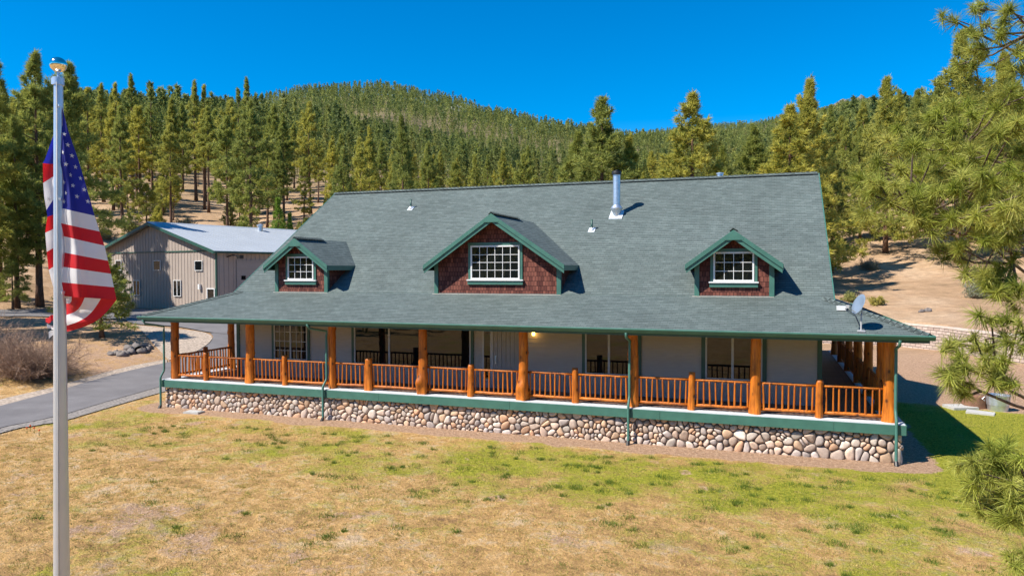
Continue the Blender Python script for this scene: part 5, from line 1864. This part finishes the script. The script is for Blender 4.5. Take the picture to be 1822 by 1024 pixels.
# galvanised tub, stump and slab under the near pine
x, y = W(1779, 27.6); z = gz(x, y)
tb_ = empty('planter_tub', (x, y, z)); tag(tb_, 'round grey metal tub on the grass under the near pine', 'tub')
b = MB(); b.lathe([(.0, 0), (.34, 0), (.36, .2), (.38, .22), (.38, .26), (.41, .55), (.43, .57), (.43, .6), (.4, .6), (.38, .5), (.0, .5)], n=24); b.build('shell', M['steel'], tb_, smooth=True, angle=.5)
b = MB(); b.tube([(-.44, 0, .5), (-.52, 0, .42), (-.44, 0, .34)], .015, 6); b.build('handle', M['steel'], tb_)
b = MB(); b.lathe([(.0, .56), (.2, .55), (.38, .505)], n=16); b.build('soil', M['mortar'], tb_)
x, y = W(1736, 28.2); st = empty('stump', (x, y, gz(x, y))); tag(st, 'reddish brown round stump beside the metal tub', 'stump')
V, F = log_mesh(.5, .42, 400, n=18); np_mesh('log_section', V, F, M['rust'], st, smooth=True)
x, y = W(1712, 28.0); b = MB(); b.box(-.5, .5, -.35, .35, -.05, .1); sl_b = b.build('stone_slab', M['concrete']); sl_b.location = (x, y, gz(x, y)); sl_b.rotation_euler = (.03, 0, .4); tag(sl_b, 'flat grey stone slab left of the stump', 'slab')
x, y = W(1748, 27.0); b = MB(); b.box(-.45, .45, -.3, .3, -.05, .06); sl_b = b.build('stone_slab', M['concrete']); sl_b.location = (x, y, gz(x, y)); sl_b.rotation_euler = (0, .02, -.3); tag(sl_b, 'pale flat slab under the front of the metal tub', 'slab')
# little bed of tulips by the drive
for i, (u, v) in enumerate([(48, 772), (54, 768), (61, 771), (70, 775)]):
    x, y = on_ground(u, v); fl = empty('flower', (x, y, gz(x, y))); tag(fl, 'small red tulip in the bare patch beside the driveway', 'flower', 'tulips by the driveway')
    b = MB(); b.tube([(0, 0, 0), (.01, 0, .3)], .01, 5)
    for k in range(4): b.face([(0, 0, .02), (.14 * cos(k * 1.6), .14 * sin(k * 1.6), .22), (.03 * cos(k * 1.6 + .5), .03 * sin(k * 1.6 + .5), .05)])
    b.build('leaf', M['grassblade'], fl)
    b = MB(); b.lathe([(.0, .29), (.045, .31), (.05, .36), (.03, .4)], n=8); b.build('petals', M['petal'], fl); fl.scale = (.55, .55, .55)


# ------------------------------------------------------------------ grass
def grass():
    r = np.random.default_rng(15)
    N = 260000
    d = np.sqrt(r.uniform(11.5 ** 2, 31 ** 2, N)); u = r.uniform(-40, 1860, N)
    x = CAM[0] + FWD[0] * d + RGT[0] * d * (u - 911) / FPX; y = CAM[1] + FWD[1] * d + RGT[1] * d * (u - 911) / FPX
    g, dm, h = masks(x, y)
    nz = vn2(x, y, 1.1, 41, 3)
    inside = (x > -.6) & (x < 26.3) & (y > -1.3 - .25 * vnoise(x, y, 2., 8))
    gsum = g + .35 * nz
    bare = smooth(.1, .5, dm)
    keep = (r.uniform(size=N) > bare * .8) & ~inside & (dm + .3 * nz < .55) & (r.uniform(size=N) < .45 + .5 * np.clip(gsum, 0, 1))
    # drive and verges stay clear: everything beyond the line of the drive's near edge
    keep &= ~((u < 300) & (d > np.interp(u, [-40, 0, 100, 300], [23.2, 24.2, 26.4, 31])))
    x, y, d, gsum = x[keep], y[keep], d[keep], gsum[keep]
    # greener tussocks
    nt = 520; tx = r.uniform(2, 31, nt); ty = r.uniform(-11.5, -1.8, nt); kk = 70
    wgt = masks(tx, ty)[0] > r.uniform(.1, .6, nt); tx, ty = tx[wgt], ty[wgt]; nt = len(tx)
    sz = r.uniform(.03, .15, nt) * r.uniform(.6, 1, nt)
    X2 = np.repeat(tx, kk) + r.normal(0, 1, nt * kk) * np.repeat(sz, kk) * 1.3; Y2 = np.repeat(ty, kk) + r.normal(0, 1, nt * kk) * np.repeat(sz, kk)
    # small dry clumps standing proud of the thatch
    m2 = 6000; cx = r.uniform(0, 32, m2); cy = r.uniform(-13.5, -1.8, m2); k2 = 26; s2 = r.uniform(.025, .08, m2)
    sel = r.uniform(size=m2) < .25 + .75 * smooth(-4.5, -8, cy); cx, cy, s2 = cx[sel], cy[sel], s2[sel]; m2 = len(cx)
    X3 = np.repeat(cx, k2) + r.normal(0, 1, m2 * k2) * np.repeat(s2, k2) * 1.4; Y3 = np.repeat(cy, k2) + r.normal(0, 1, m2 * k2) * np.repeat(s2, k2)
    x = np.concatenate([x, X3]); y = np.concatenate([y, Y3]); gsum = np.concatenate([gsum, np.repeat(r.uniform(.0, .75, m2) * (r.uniform(size=m2) < .5), k2)])
    n1 = len(x)
    x = np.concatenate([x, X2]); y = np.concatenate([y, Y2]); gsum = np.concatenate([gsum, np.full(len(X2), 2.)])
    n = len(x)
    z = ground(x, y) - .008
    P = np.stack([x, y, z], 1)
    lean = r.normal(0, .55, (n, 3)); lean[:, 2] = 0
    D = unit(np.array([0, 0, 1.]) + lean + (np.arange(n) < n1)[:, None] * lean * .6)
    L = np.where(gsum > 1.5, .11, .055) * r.uniform(.5, 1.3, n)
    V, F = blades(P, D, L, np.where(gsum > 1.5, .013, .014), r)
    green = np.clip(gsum * 1.25 + r.normal(0, .25, n), 0, 1)
    pn = np.clip(.5 + .5 * vn2(x, y, .9, 61, 3), 0, 1)
    yel = np.clip((1 - green) * (.55 + .6 * pn), 0, 1); tone = np.where(gsum > 1.5, .18 * r.uniform(0, 2, n), np.clip(.25 + .6 * vn2(x, y, .5, 62, 2) * .5 + .35 * pn + r.normal(0, .22, n), 0, 1))
    yel = np.where(gsum > 1.5, .0, yel)
    VC = np.stack([np.repeat(tone, 3), np.repeat(yel, 3), np.zeros(3 * n), np.ones(3 * n)], 1)
    o = np_mesh('grass', V, F, M['grassblade'], vcol=VC)
    tag(o, 'patchy short spring grass on the lawn', 'grass', kind='stuff')


grass()

# ------------------------------------------------------------------ light, air, camera
SUN = Vector((-.62, -.60, 1.)).normalized()
sl = bpy.data.lights.new('sun', 'SUN'); sl.energy = 5.0; sl.angle = radians(.53); sl.color = (1., .94, .84)
so = bpy.data.objects.new('sun', sl); COL.objects.link(so)
so.rotation_euler = (-SUN).to_track_quat('-Z', 'Y').to_euler(); so.location = (0, -60, 80)
w = bpy.data.worlds.new('World'); SC.world = w; w.use_nodes = True
nt = w.node_tree
bg = nt.nodes['Background']
sky = nt.nodes.new('ShaderNodeTexSky'); sky.sky_type = 'NISHITA'; sky.sun_disc = False
sky.sun_elevation = math.asin(SUN.z); sky.sun_rotation = atan2(SUN.x, SUN.y)
sky.altitude = 1200; sky.air_density = 1.; sky.dust_density = .05; sky.ozone_density = 3.5
hs = nt.nodes.new('ShaderNodeHueSaturation'); hs.inputs['Saturation'].default_value = 1.55; hs.inputs['Value'].default_value = .9
nt.links.new(sky.outputs[0], hs.inputs['Color']); nt.links.new(hs.outputs[0], bg.inputs['Color'])
bg.inputs['Strength'].default_value = .12

cam = bpy.data.cameras.new('camera'); co = bpy.data.objects.new('camera', cam); COL.objects.link(co)
cam.sensor_width = 36; cam.lens = 36 * FPX / 1822; cam.clip_end = 8000; cam.clip_start = .05
R3 = Matrix(((CM[0][0], CM[2][0], -CM[1][0]), (CM[0][1], CM[2][1], -CM[1][1]), (CM[0][2], CM[2][2], -CM[1][2])))
co.matrix_world = Matrix.Translation(Vector(CAM)) @ R3.to_4x4()
SC.camera = co
SC.view_settings.view_transform = 'Standard'; SC.view_settings.look = 'None'; SC.view_settings.gamma = 1; SC.view_settings.exposure = .75
SC.cycles.max_bounces = 8; SC.cycles.diffuse_bounces = 3; SC.cycles.glossy_bounces = 3; SC.cycles.transparent_max_bounces = 4
SC.cycles.use_denoising = True
